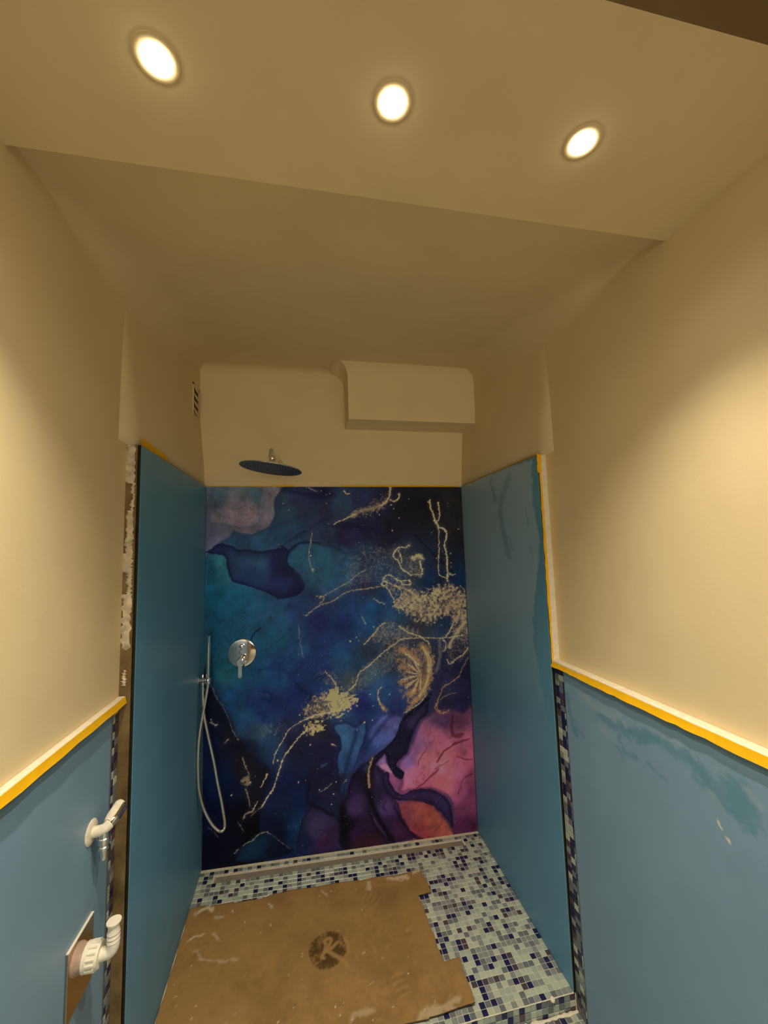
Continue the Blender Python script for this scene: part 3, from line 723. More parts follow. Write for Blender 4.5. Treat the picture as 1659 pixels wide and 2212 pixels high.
MURAL_DUST = [((172,140,94),0.62,[(973,1252),(1014,1285),(1068,1316),(1161,1293),(1231,1326),(1286,1333),(1383,1308),(1402,1234),(1395,1118),(1332,1122),(1306,1175),(1251,1165),(1182,1131),(1115,1148),(1050,1198),(1004,1215)]),
 ((190,156,100),0.55,[(1053,1266),(1120,1280),(1244,1304),(1265,1283),(1186,1246),(1105,1237),(1052,1243)]),
 ((150,126,88),0.3,[(931,1385),(1004,1382),(1083,1348),(1162,1298),(1079,1251),(1001,1281),(950,1321)]),
 ((196,160,92),0.9,[(607,801),(648,821),(689,798),(698,774),(732,761),(752,759),(731,730),(694,711),(670,690),(639,705),(625,748)]),
 ((170,140,86),0.5,[(492,744),(521,782),(588,812),(648,816),(658,703),(598,691),(538,670),(501,708)]),
 ((196,160,92),0.8,[(491,639),(519,658),(543,656),(562,667),(571,648),(547,628),(533,620),(510,628)]),
 ((120,112,92),0.28,[(760,905),(836,947),(939,999),(1019,1042),(1071,1026),(1016,956),(962,912),(833,851),(733,789),(696,793)]),
 ((140,118,84),0.35,[(840,1080),(931,1147),(1009,1142),(1099,1086),(1045,1053),(940,1024)]),
 ((120,112,90),0.22,[(801,1568),(984,1562),(1116,1507),(1085,1404),(925,1386),(771,1355),(695,1346),(722,1469)]),
 ((110,104,84),0.2,[(263,678),(354,686),(445,658),(376,621),(286,627)]),
 ((150,110,70),0.45,[(991,1007),(1096,1012),(1189,992),(1185,843),(1139,749),(1045,686),(1004,787),(988,910)]),
 ((150,126,88),0.35,[(1058,1405),(1129,1493),(1145,1415),(1111,1390)]),
 ((150,126,88),0.4,[(1299,1317),(1410,1286),(1402,1027),(1327,1033),(1305,1136)]),
 ((120,100,76),0.3,[(1243,988),(1406,1104),(1396,926),(1293,896)]),
 ((120,104,80),0.25,[(565,910),(638,916),(673,842),(636,822),(589,861)]),
 ((130,108,78),0.4,[(754,1742),(859,1793),(945,1850),(965,1797),(858,1751),(779,1732)])]
MURAL_SPOTS = [(729,1061,12.0),(510,1892,7.2),(831,1726,7.2),(839,1744,7.2),(857,1738,6.0),(910,1740,7.2),(978,1797,9.6),(991,1776,7.2),(1021,1723,8.4),(981,1651,9.6),(1084,1828,8.4),(1197,1809,7.2),(1372,1651,7.2),(1320,1511,9.6),(1317,1458,7.2),(1316,1437,6.0),(1233,1487,7.2),(1209,1635,6.0),(764,1083,9.6),(774,1063,7.2),(861,1130,7.2),(530,1526,9.6),(520,1546,7.2),(531,1595,7.2),(539,1451,9.6),(589,1877,7.2),(616,1856,6.0),(634,1861,6.0),(418,1771,6.0),(387,1807,6.0),(618,1805,6.0),(36,738,9.6),(454,389,9.6),(514,564,9.6),(353,506,9.6),(335,537,7.2),(832,779,7.2),(845,719,7.2),(937,769,9.6),(798,641,9.6),(840,646,7.2),(464,712,6.0),(340,631,7.2),(220,421,7.2),(133,373,7.2),(557,339,7.2),(627,307,9.6),(617,259,7.2),(642,363,7.2),(1210,1163,9.6),(1171,1195,7.2),(1089,1175,7.2),(1241,1115,7.2)]

DADO_SMEAR = [(26, 0.75, [(-1012, 1008), (-1094, 1002), (-1168, 1015), (-1228, 1030)]), (30, 0.7, [(-1138, 1020), (-1228, 1030), (-1302, 1021), (-1345, 1001)]), (34, 0.6, [(-1315, 1027), (-1361, 1000), (-1392, 969)]), (60, 0.8, [(-1406, 1015), (-1417, 989), (-1422, 970)]), (22, 0.7, [(-853, 1025), (-865, 959), (-891, 893)]), (12, 0.6, [(-894, 917), (-920, 902)]), (14, 0.6, [(-1092, 981), (-1096, 945), (-1146, 953)]), (8, 0.6, [(-1062, 955), (-1102, 922)]), (12, 0.7, [(-1183, 948), (-1204, 943), (-1238, 938)]), (16, 0.6, [(-1317, 991), (-1332, 984), (-1362, 986)]), (14, 0.5, [(-1253, 1019), (-1276, 997)])]
DADO_PALE = [(24, 0.8, [(-931, 1044), (-1014, 1030), (-1105, 1026)]), (16, 0.7, [(-1154, 1027), (-1243, 1048), (-1316, 1038)]), (10, 0.6, [(-1314, 1016), (-1363, 971), (-1395, 952)]), (20, 0.5, [(-1008, 972), (-1062, 955)]), (14, 0.7, [(-1380, 1039), (-1426, 1026), (-1458, 1009)])]
DADO_DROPS = [(-1365, 922), (-1378, 903)]
NICHE_SMEAR = [(40, 0.5, [(-560, 1853), (-458, 1718), (-518, 1503)]), (30, 0.5, [(-381, 1864), (-417, 1767)]), (16, 0.4, [(-675, 1696), (-685, 1637)]), (12, 0.4, [(-528, 1586), (-561, 1524)]), (14, 0.4, [(-691, 1542), (-704, 1505)])]
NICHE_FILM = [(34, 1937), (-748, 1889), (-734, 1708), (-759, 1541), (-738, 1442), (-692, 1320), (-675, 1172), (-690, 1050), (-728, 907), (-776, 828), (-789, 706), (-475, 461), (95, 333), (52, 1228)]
E_MURAL = (0.385, 0.335, 0.215)      # light on the printed panel: turns the print's seen colours into pigment

def build_mural():
    cv = Canvas(1, 1399, 4, 1898, 2.3); h, w = cv.h, cv.w
    U0, V0 = cv.U.copy(), cv.V.copy()
    cv.warp(9, 70, 3)
    shapes = [(fill, fe, rim, rw, smooth_closed(pts, 4)) for fill, fe, rim, rw, pts in MURAL_SHAPES]
    def within(u, v, pts):
        r = False
        for (ax, ay), (bx, by) in zip(pts, pts[1:] + pts[:1]):
            if (ay > v) != (by > v) and u < (bx - ax) * (v - ay) / (by - ay) + ax: r = not r
        return r
    owner = [max([-1] + [i for i, sh in enumerate(shapes) if within(q[0], q[1], sh[4])]) for q in MURAL_WASH]
    def wash(idx, sl):
        num = 0; den = 0
        for q, o in zip(MURAL_WASH, owner):
            if o != idx: continue
            k = 1 / (((cv.U[sl] - q[0]) ** 2 + (cv.V[sl] - q[1]) ** 2) + 420) ** 1.75
            num = num + k[..., None] * np.array(q[2:], float); den = den + k
        return num / den[..., None]
    cv.c = wash(-1, (slice(None), slice(None)))
    WU, WV = cv.U, cv.V
    SU = U0 + (fbm(h, w, 14, 41) - .5) * 14; SV = V0 + (fbm(h, w, 14, 47) - .5) * 14
    cl = fbm(h, w, 70, 31, 5)
    for i, (fill, feather, rim, rw, pts) in enumerate(shapes):
        sl = cv.window(pts, 46); cv.U, cv.V = SU, SV
        D, _ = cv.dist(pts, sl, True); ins = cv.inside(pts, sl)
        S = np.where(ins, D, -D); m = sstep(-feather, feather, S)
        cv.U, cv.V = WU, WV
        if i in owner: cv.c[sl] = cv.c[sl] * (1 - m[..., None]) + wash(i, sl) * m[..., None]
        elif fill: cv.blend(np.array(fill), m * 0.85, sl)
        vary = 0.55 + 0.9 * cl[sl]
        if rim and fill is not None: cv.blend(rim, np.clip(m * np.exp(-np.maximum(S, 0) / (rw * 0.8)) * 0.85 * vary, 0, 1), sl)
        elif rim: cv.blend(rim, np.clip((1 - m) * np.exp(np.minimum(S, 0) / (rw * 0.8)) * 0.8 * vary, 0, 1), sl)
    cv.U, cv.V = SU, SV
    wv = fbm(h, w, 26, 57, 4)
    for c, wd, a, pts in MURAL_INK: cv.stroke(smooth_open(pts), wd, c, a * .8, 0.9, np.clip(wv * 1.6 - .3, 0, 1))
    cv.c *= (0.78 + 0.44 * fbm(h, w, 26, 21, 6))[..., None]
    cv.c *= (1 + 0.30 * (cl - 0.5)[..., None] * np.array((0.3, 1, 1)))
    lum = cv.c.mean(-1, keepdims=True) / 255; cv.c *= 0.80 + 0.75 * np.clip(lum, 0, .5)        # a little more depth in the dark inks
    veil = fbm(h, w, 40, 81, 6); cv.c *= (1 - .13 * np.exp(-((veil - .5) / .02) ** 2))[..., None]   # fine tide lines of the ink
    # gold
    fine = rng.random((h, w)); mid = fbm(h, w, 5, 61, 3); mid = np.clip((mid - .25) * 2, 0, 1)
    for c, a, pts in MURAL_DUST:
        sl = cv.window(pts, 50); D, _ = cv.dist(pts, sl, True); ins = cv.inside(pts, sl)
        S = np.where(ins, D, -D) + (mid[sl] - .5) * 30
        dens = sstep(-26, 24, S) * a
        on_ = sstep(0.0, 0.25, dens * 1.25 * (0.45 + 1.1 * mid[sl]) - fine[sl] * (0.9 if a < .7 else .35))
        cv.blend(c, np.clip(on_ * 0.68 * (.6 + .6 * mid[sl]) + dens * 0.24, 0, 1), sl)
    cv.U = U0 + (fbm(h, w, 4, 71, 2) - .5) * 9; cv.V = V0 + (fbm(h, w, 4, 77, 2) - .5) * 9
    brk = fbm(h, w, 3.2, 91, 2)
    for c, wd, a, pts in MURAL_GOLD:
        wide = wd > 17
        p = smooth_open(pts) if len(pts) > 1 else pts
        if wide: cv.stroke(p, wd, c, a, 0.7, brk)
        else:
            cv.stroke(p, max(wd * 0.58, 2.9), c, min(1, a), 0.5, np.clip(brk * 1.9 - .42 + (a - .75) * .7, 0, 1)); cv.stroke(p, wd * 2.2, c, a * .28, .9, np.clip(fine * 2.2 - 1.25, 0, 1))
    for u, v, d in MURAL_SPOTS: cv.stroke([(u, v)], d * 0.9, (176, 150, 108), .9, .4)
    r = random.Random(3)
    for k in range(420):                                       # fine spatter
        u = min(1385, max(10, r.gauss(900, 330))); v = r.uniform(60, 1885)
        cv.stroke([(u, v)], r.uniform(2.2, 4.6), (150, 132, 104), r.uniform(.25, .7), .5)
    lin = np.clip(cv.c, 1.5, 255) / 255; lin = np.where(lin <= 0.04045, lin / 12.92, ((lin + 0.055) / 1.055) ** 2.4)
    cv.c = np.clip(lin / np.array(E_MURAL), 0.003, 0.85)
    cv.v[0] = 4
    def place(U, V):
        lo = np.where(V < 0.2, np.interp(U, (0, W), (0.0545, 0.0095)), 0)
        Z = np.where(V < 0.2, lo + (V - 0.004) * (0.2 - lo) / 0.196, V)
        return U, np.zeros_like(U), Z
    o = obj('printed_wallboard', grid_mesh('printed_wallboard', cv, place, [MURAL]))
    b = MB()
    b.add([(x, y, z) for y in (0.0006, 0.0078) for x, z in ((0.001, 0.060), (1.399, 0.0155), (1.399, H - .001), (0.001, H - .001))], [(0, 1, 2, 3), (4, 7, 6, 5), (0, 4, 5, 1), (1, 5, 6, 2), (2, 6, 7, 3), (3, 7, 4, 0)], BLACKGAP)
    b.build('board', o)
    tag(o, 'printed back wall panel of dark blue, teal and magenta ink swirls with gold veins', 'wall panel')

BASE = np.array((0.125, 0.345, 0.53)); DADO = np.array((0.22, 0.37, 0.52)); TEAL = np.array((0.115, 0.285, 0.40)); PALE = np.array((0.33, 0.44, 0.55))

def blue_panel(name, label, u0, u1, v0, v1, step, place, thick, smear=(), pale=(), drops=(), base=None, film=None):
    base = BASE if base is None else base
    cv = Canvas(u0, u1, v0, v1, step); h, w = cv.h, cv.w
    cv.c[:] = base
    n = fbm(h, w, 90 / step, 5, 5); cv.blend(base * 1.12, np.clip((n - .45) * 2.2, 0, 1) * .6); cv.blend(base * .90, np.clip((.5 - n) * 2.2, 0, 1) * .6)
    cv.U = cv.U + (fbm(h, w, 24 / step, 15, 4) - .5) * 34; cv.V = cv.V + (fbm(h, w, 24 / step, 25, 4) - .5) * 34
    st = fbm(h, w, 10 / step, 35, 3)
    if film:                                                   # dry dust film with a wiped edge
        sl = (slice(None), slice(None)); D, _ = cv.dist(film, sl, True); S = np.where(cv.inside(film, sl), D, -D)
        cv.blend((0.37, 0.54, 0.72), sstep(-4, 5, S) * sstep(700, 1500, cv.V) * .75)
    for wd, a, pts in pale: cv.stroke(smooth_open(pts), wd, PALE, a * .75, .9, st)
    for wd, a, pts in smear: cv.stroke(smooth_open(pts), wd, TEAL, a, .5, st)
    for q in drops: cv.stroke([q, (q[0] - 3, q[1] - 8)], 8, (0.80, 0.75, 0.60), .95, .3)
    me = grid_mesh(name, cv, place, [BLUEP, BLACKGAP], thick=thick, edge_slot=1)
    return tag(obj(name, me), label, 'wall panel', 'plain blue wall panels')

def build_panels():
    def low(x):                                                # panels stand on the sloping floor
        def f(Y, Z):
            lo = np.clip(1 + Y / 0.79, 0, 1) * (0.0562 if x < .5 else 0.0109) - 0.001
            return np.where(Z < 0.2, lo + Z * (0.2 - lo) / 0.2, Z)
        return f
    fl, fr = low(0), low(1.4)
    blue_panel('shower_wallboard', 'tall blue wall panel behind the hand shower rail on the left of the shower', -L * 1000, -1, 0, H * 1000, 6, lambda U, V: (np.zeros_like(U), U, fl(U, V)), (-0.008, 0, 0))
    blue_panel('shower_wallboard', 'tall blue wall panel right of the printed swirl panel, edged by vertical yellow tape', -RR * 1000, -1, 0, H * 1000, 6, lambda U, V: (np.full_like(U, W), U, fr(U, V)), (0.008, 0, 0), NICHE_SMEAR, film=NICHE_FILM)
    blue_panel('dado_wallboard', 'low blue wall panel behind the tap and the washing-machine drain', -2700, -(L + 0.047) * 1000, ZF * 1000 + 2, HL * 1000 + 4, 10, lambda U, V: (np.full_like(U, W0L + 0.006), U, V), (-0.0055, 0, 0), base=DADO)
    blue_panel('dado_wallboard', 'low blue wall panel with wiped paint smears and white drops under the yellow tape', -2700, -(RR + 0.056) * 1000, ZF * 1000 + 2, HR * 1000 + 4, 5, lambda U, V: (np.full_like(U, 1.4068), U, V), (0.0055, 0, 0), DADO_SMEAR, DADO_PALE, DADO_DROPS, DADO)

# ------------------------------------------------------------------ tape
def strip_mesh(path, width_dir, w0, w1, flare, out, jag=0.0015, seed=0):
    """a thin ribbon along path; runs from w0 to w1 along width_dir, free edge lifted by flare along out"""
    r = random.Random(seed); P = [Vector(p) for p in path]; wd = Vector(width_dir); out = Vector(out); n = len(P); v = []; f = []
    th = out * -0.0004
    for i, p in enumerate(P):
        a = w0 + r.uniform(-jag, jag) * .4; c = w1 + r.uniform(-jag, jag)
        for t, lift in ((0, 0.0), (0.5, 0.35), (1, 1.0)):
            v.append(p + wd * (a + (c - a) * t) + out * (flare * lift * (1 + r.uniform(-.25, .25))))
    v += [q + th for q in v[:]]
    m = 3 * n
    for i in range(n - 1):
        for j in range(2):
            a = i * 3 + j; f += [(a, a + 1, a + 4, a + 3), (a + m, a + 3 + m, a + 4 + m, a + 1 + m)]
        for j in (0, 2):
            a = i * 3 + j; f.append((a, a + 3, a + 3 + m, a + m))
    for i in (0, n - 1):
        for j in range(2):
            a = i * 3 + j; f.append((a, a + 1, a + 1 + m, a + m))
    me = mesh('masking_tape', v, f, TAPE, True)
    bm = bmesh.new(); bm.from_mesh(me); bmesh.ops.recalc_face_normals(bm, faces=bm.faces)
    for e in bm.edges:
        if len(e.link_faces) == 2 and e.calc_face_angle(0) > 0.7: e.smooth = False
    bm.to_mesh(me); bm.free()
    return me

def seg(a, b, n=14):
    return [Vector(a).lerp(Vector(b), i / n) for i in range(n + 1)]

def tape(label, path, wd, w0, w1, flare, out, jag=.0012, seed=0):
    tag(obj('masking_tape', strip_mesh(path, wd, w0, w1, flare, out, jag, seed)), label, 'tape', 'runs of yellow masking tape')

def build_tape():
    dn = (0, 0, -1)
    # left ledge
    tape('yellow masking tape along the ledge above the tap', seg((-0.0200, -2.68, HL + .0185), (-0.0200, -L - .008, HL + .0185), 30), dn, 0, .0185, .0050, (1, 0, 0), seed=1)
    # right ledge: three overlapping lengths
    tape('short yellow tape length on the dado ledge, starting at the foot of the vertical tape', seg((1.4018, -0.956, HR + .017), (1.4018, -RR - .002, HR + .017), 8), dn, 0, .016, .0060, (-1, 0, 0), seed=2)
    tape('long middle yellow tape length on the ledge above the smeared dado panel', seg((1.4008, -1.388, HR + .020), (1.4012, -0.946, HR + .019), 18), dn, 0, .019, .0065, (-1, 0, 0), seed=3)
    tape('yellow tape length on the smeared dado ledge nearest the camera, overlapping the long one', seg((1.3998, -2.68, HR + .021), (1.4000, -1.380, HR + .021), 26), dn, 0, .021, .0065, (-1, 0, 0), seed=4)
    # vertical edge of the right panel
    tape('upright yellow tape on the front edge of the right shower panel', seg((1.4105, -RR - .0025, 1.845), (1.4105, -RR - .0025, 1.262), 22), (-1, 0, 0), 0, .0125, .004, (0, -1, 0), seed=5)
    tape('torn wider yellow tape end at the top corner of the right shower panel', seg((1.4115, -RR - .0032, H + .002), (1.4105, -RR - .0032, 1.828), 6), (-1, 0, 0), -.002, .018, .004, (0, -1, 0), .003, 6)
    tape('thin lower run of upright yellow tape just above the smeared dado', seg((1.4085, -RR - .0020, 1.285), (1.4085, -RR - .0020, HR + .014), 8), (-1, 0, 0), 0, .0085, .002, (0, -1, 0), seed=7)
    # top edges
    tape('wide yellow tape flap folded up at the front top corner of the left shower panel', [(-.0105, -.79, H + .003), (-.0105, -.74, H + .004), (-.0105, -.68, H + .004), (-.0105, -.60, H + .003), (-.0105, -.56, H + .001)], (0, 0, 1), -.002, .022, .006, (1, 0, 0), .002, 8)
    tape('thin yellow tape line along the top of the left shower panel', seg((-.0105, -.58, H), (-.0105, .004, H), 12), (0, 0, 1), -.001, .007, .004, (1, 0, 0), .0015, 9)
    tape('thin yellow tape line along the top of the right shower panel', seg((1.4095, -RR + .01, H), (1.4095, .004, H), 16), (0, 0, 1), -.001, .0055, .004, (-1, 0, 0), .0015, 10)
    tape('short yellow tape scrap above the printed panel beside the shower head', seg((.345, .0068, H - .001), (.452, .0068, H - .001), 6), (0, 0, 1), -.006, .010, .006, (0, -1, 0), .003, 11)
    tape('long yellow tape strip above the dark right half of the printed panel', seg((.70, .0068, H - .001), (1.385, .0068, H - .001), 20), (0, 0, 1), -.003, .009, .005, (0, -1, 0), .0018, 12)
    tape('faint yellow tape strip above the pale left corner of the printed panel', seg((.005, .0068, H), (.335, .0068, H), 10), (0, 0, 1), -.001, .004, .002, (0, -1, 0), .001, 13)

# ------------------------------------------------------------------ cardboard
def build_cardboard():
    cv = Canvas(4, 1064, -770, -190, 4); h, w = cv.h, cv.w
    A, B = srgb((150, 108, 60)), srgb((172, 126, 70))
    base = np.array((0.36, 0.215, 0.078))
    n = fbm(h, w, 30, 101, 5); n2 = fbm(h, w, 6, 111, 3)
    cv.c[:] = base
    cv.blend(base * .66, np.clip((n - .42) * 2.8, 0, 1) * .7); n3 = fbm(h, w, 3.5, 117, 3); cv.blend(base * .72, np.clip((n3 - .52) * 4, 0, 1) * .5 * sstep(.4, .62, fbm(h, w, 28, 171))); cv.blend(base * 1.22, np.clip((n2 - .5) * 3, 0, 1) * .5 * sstep(.35, .6, fbm(h, w, 40, 121)))
    U0, V0 = cv.U, cv.V
    r = random.Random(9)
    # shoe-print ribs
    for cu, cvv, ang in ((770, -290, .9), (300, -700, .5), (820, -640, .2)):
        for k in range(7):
            o = (k - 3) * 11; c, s_ = math.cos(ang), math.sin(ang)
            p = [(cu + c * t - s_ * o, cvv + s_ * t + c * o) for t in (-22, 0, 22)]
            cv.stroke(p, 5, base * (.66 if k % 2 else 1.3), .4, .8)
    # plaster scuffs
    cv.U = U0 + (n2 - .5) * 26; cv.V = V0 + (fbm(h, w, 6, 131, 3) - .5) * 26
    sc = fbm(h, w, 4, 141, 2)
    for pts, wd, a in (([(45, -222), (80, -206), (98, -222)], 17, .75), ([(860, -215), (950, -224)], 20, .6), ([(985, -205), (1015, -196)], 14, .6), ([(765, -240), (775, -222)], 20, .45), ([(40, -330), (85, -312)], 9, .6), ([(70, -380), (130, -420), (230, -440)], 8, .3), ([(130, -320), (150, -350)], 10, .35), ([(330, -235), (345, -250)], 12, .5),
                       ([(120, -260), (150, -262)], 10, .4), ([(860, -745), (960, -735), (1000, -725)], 26, .4), ([(560, -220), (580, -240)], 10, .4), ([(230, -640), (260, -690), (290, -740)], 12, .3), ([(640, -700), (700, -690)], 20, .3)):
        cv.stroke(pts, wd, (0.78, 0.66, 0.46), a, .7, sc)
    for k in range(60): cv.stroke([(r.uniform(20, 1000), r.uniform(-750, -210))], r.uniform(3, 6.5), (0.85, 0.75, 0.55), r.uniform(.3, .9), .4)
    # round ink stamp, worn, with a looping pale glyph
    cv.U = U0 + (n2 - .5) * 7; cv.V = V0 + (fbm(h, w, 5, 151, 2) - .5) * 7
    cu, cw, R = 571, -470, 71
    ink = base * .26
    D = np.hypot(cv.U - cu, cv.V - cw); worn = np.clip(.55 + (fbm(h, w, 5, 161, 3) - .35) * 2.2, 0.25, 1)
    cut = sstep(-10, 12, (cv.U - cu) * .75 - (cv.V - cw) * .7 - 34) * sstep(-6, 10, -(cv.V - cw) - 8) * 0 + 0
    cv.blend(ink, (1 - sstep(R - 4, R + 2, D)) * 1.0 * np.clip(worn * 1.1, 0, .95))
    pale = base * 1.12
    for pts, wd in (([(548, -492), (560, -470), (566, -450), (564, -434), (578, -428), (588, -438), (580, -452), (568, -466)], 14), ([(562, -478), (590, -466), (612, -452)], 13), ([(568, -474), (592, -494), (622, -520), (640, -540)], 15), ([(548, -492), (556, -500)], 12), ([(640, -440), (650, -470), (645, -500)], 11)):
        cv.stroke(smooth_open(pts), wd, pale, .85, .4)
    for k in range(26):
        a = k * 2 * math.pi / 26; cv.stroke([(cu + 62 * math.cos(a), cw + 62 * math.sin(a)), (cu + 72 * math.cos(a + .03), cw + 72 * math.sin(a + .03))], 3, pale, .5, .5)
    Uc, Vc = np.meshgrid((cv.u[:-1] + cv.u[1:]) / 2, (cv.v[:-1] + cv.v[1:]) / 2)
    right = np.where(Vc > -322, 1022 + (-195 - Vc) * .11, np.where(Vc > -603, 976 + (-322 - Vc) * .06, 1053.))
    left = 4 + 0 * Vc
    keep = (Uc < right) & (Uc > left) & (Vc < -193 - 5 * np.sin(Uc / 120) + np.where((Uc > 180) & (Uc < 330), -8, 0) + np.where(Uc > 985, 3, 0)) & (Vc > -749 - (1054 - Uc) * .018 * (Uc > 700) - 8 * (Uc <= 700))
    def place(U, V):
        Z = np.clip(1 + V / .79, 0, 1) * (0.0562 * (1 - U / W) + 0.0109 * U / W)
        wave = 0.0012 * np.sin(U * 9 + V * 5) + 0.001 * np.sin(V * 17 - U * 4)
        curl = 0.006 * np.exp(-((1.06 - U) / .05) ** 2) * ((V > -.34) | (V < -.59)) + 0.003 * np.exp(-((V + .77) / .05) ** 2)
        return U + .0015 * np.sin(V * 60), V + .002 * np.sin(U * 33), Z + 0.0068 + wave + curl
    me = grid_mesh('cardboard_sheet', cv, place, [CARD, CARDEDGE], keep=keep, thick=(0, 0, -0.0045), edge_slot=1)
    me.polygons.foreach_set('use_smooth', [True] * len(me.polygons))
    tag(obj('cardboard_sheet', me), 'scuffed brown cardboard sheet with a round ink stamp covering the shower floor', 'cardboard')

# ------------------------------------------------------------------ lamps
def build_lamps():
    for i, ((x, y), lab) in enumerate(zip(LAMPS, ('lit recessed ceiling spotlight nearest the left wall', 'lit recessed ceiling spotlight between the other two', 'lit recessed ceiling spotlight nearest the right wall'))):
        t = thing('recessed_spotlight', lab, 'ceiling light', (x, y, ZS), 'spotlights in the lowered ceiling')
        b = MB(); b.lathe([(0.0245, .001), (0.0245, -.0012), (0.031, -.0018), (0.0345, -.001), (0.035, .0005)], RINGW, (0, 0, 1), (x, y, ZS), 40)
        # open ring
        b.f = b.f[:-2]; b.m = b.m[:-2]; b.build('trim_ring', t, True)
        b = MB(); b.lathe([(0.0245, -.001), (0.0215, .010)], RINGW, (0, 0, 1), (x, y, ZS), 40); b.f = b.f[:-2]; b.m = b.m[:-2]; b.build('reflector', t, True)
        b = MB(); b.lathe([(0.0203, .004), (0.0202, -.0022), (0.0187, -.0048), (0.013, -.0064), (0.003, -.0070)], LENS, (0, 0, 1), (x, y, ZS), 40); b.build('lens', t, True)
        ld = bpy.data.lights.new('spot_lamp', 'SPOT'); ld.energy = LAMP_POWER; ld.color = LAMP_COLOR
        ld.spot_size = LAMP_ANGLE; ld.spot_blend = LAMP_BLEND; ld.shadow_soft_size = 0.018
        lo = bpy.data.objects.new('spot_lamp', ld); col.objects.link(lo); lo.parent = t
        lo.location = (0, 0, -0.016)
        l2 = ld.copy(); l2.energy = LAMP_SPILL; l2.spot_size = math.radians(150)
        lo = bpy.data.objects.new('spill_lamp', l2); col.objects.link(lo); lo.parent = t; lo.location = (0, 0, -0.016)

def build_fill_panel():  # unseen added source for the frontal light, given an invented window form
    x0, x1, z0, z1 = 0.15, 1.25, 0.60, 1.90; y = REAR
    w = structure(bpy.data.objects.new('fill_panel', None)); col.objects.link(w); w.location = ((x0 + x1) / 2, y, z0)
    b = MB()
    for q in ((x0 - .06, x1 + .06, z0 - .06, z0), (x0 - .06, x1 + .06, z1, z1 + .06), (x0 - .06, x0, z0, z1), (x1, x1 + .06, z0, z1), ((x0 + x1) / 2 - .02, (x0 + x1) / 2 + .02, z0, z1)): b.box(q[0], q[1], y, y + .04, q[2], q[3], WHITEP, .004)
    b.build('frame', w)
    for a, c in ((x0, (x0 + x1) / 2 - .02), ((x0 + x1) / 2 + .02, x1)):
        b = MB(); b.box(a, c, y + .006, y + .012, z0, z1, GLOW); b.build('glow_pane', w)

# ------------------------------------------------------------------ fittings
def build_shower_head():
    c = Vector((0.354, -0.35, 1.924)); t = thing('rain_shower_head', 'round flat rain shower head on a chrome wall arm above the printed panel', 'shower head', (0.36, 0.006, 2.02))
    b = MB(); b.lathe([(0.030, 0), (0.030, .004), (0.027, .008), (0.012, .010)], CHROME, (0, -1, 0), (0.36, 0.0083, 2.02)); b.build('wall_flange', t, True)
    b = MB(); path = [(0.36, 0.0, 2.02), (0.359, -.12, 2.02), (0.357, -.26, 2.019), (0.356, -.315, 2.017), (0.355, -.338, 2.008), (0.354, -.348, 1.99), (0.354, -.35, 1.975)]
    b.tube(catmull(path, 5), 0.0105, CHROME, 16); b.build('arm', t, True)
    n = Vector((0.125, 0.0, 1.0)).normalized()                 # the disc hangs a little askew on its ball joint
    b = MB(); b.lathe([(0.006, .062), (0.013, .058), (0.0155, .048), (0.013, .038), (0.010, .034)], CHROME, n, c, 20); b.build('ball_joint', t, True)
    b = MB(); b.lathe([(0.011, .036), (0.013, .022), (0.017, .016), (0.0175, .007), (0.13, .0045), (0.1365, .002), (0.1372, 0), (0.1365, -.0015)], CHROME, n, c, 64); d = b.build('disc', t, True)
    b = MB(); b.lathe([(0.1345, -.0012), (0.1345, -.0026), (0.132, -.003)], STEELD, n, c, 64); fce = b.build('nozzle_plate', t, True, 'dull grey underside full of small nozzles')
    q = Vector((0, 0, 1)).rotation_difference(n); b = MB()
    for k in range(1, 12):
        m = max(6, int(k * 5.6))
        for j in range(m):
            a = 2 * math.pi * j / m + k * .37; rr = k * .0112
            b.lathe([(0.0017, -.0028), (0.0012, -.0046)], BLACKGAP, -n if False else n, c + q @ Vector((rr * math.cos(a), rr * math.sin(a), 0)), 6)
    o = b.build('nozzles', fce, False); o['kind'] = 'stuff'

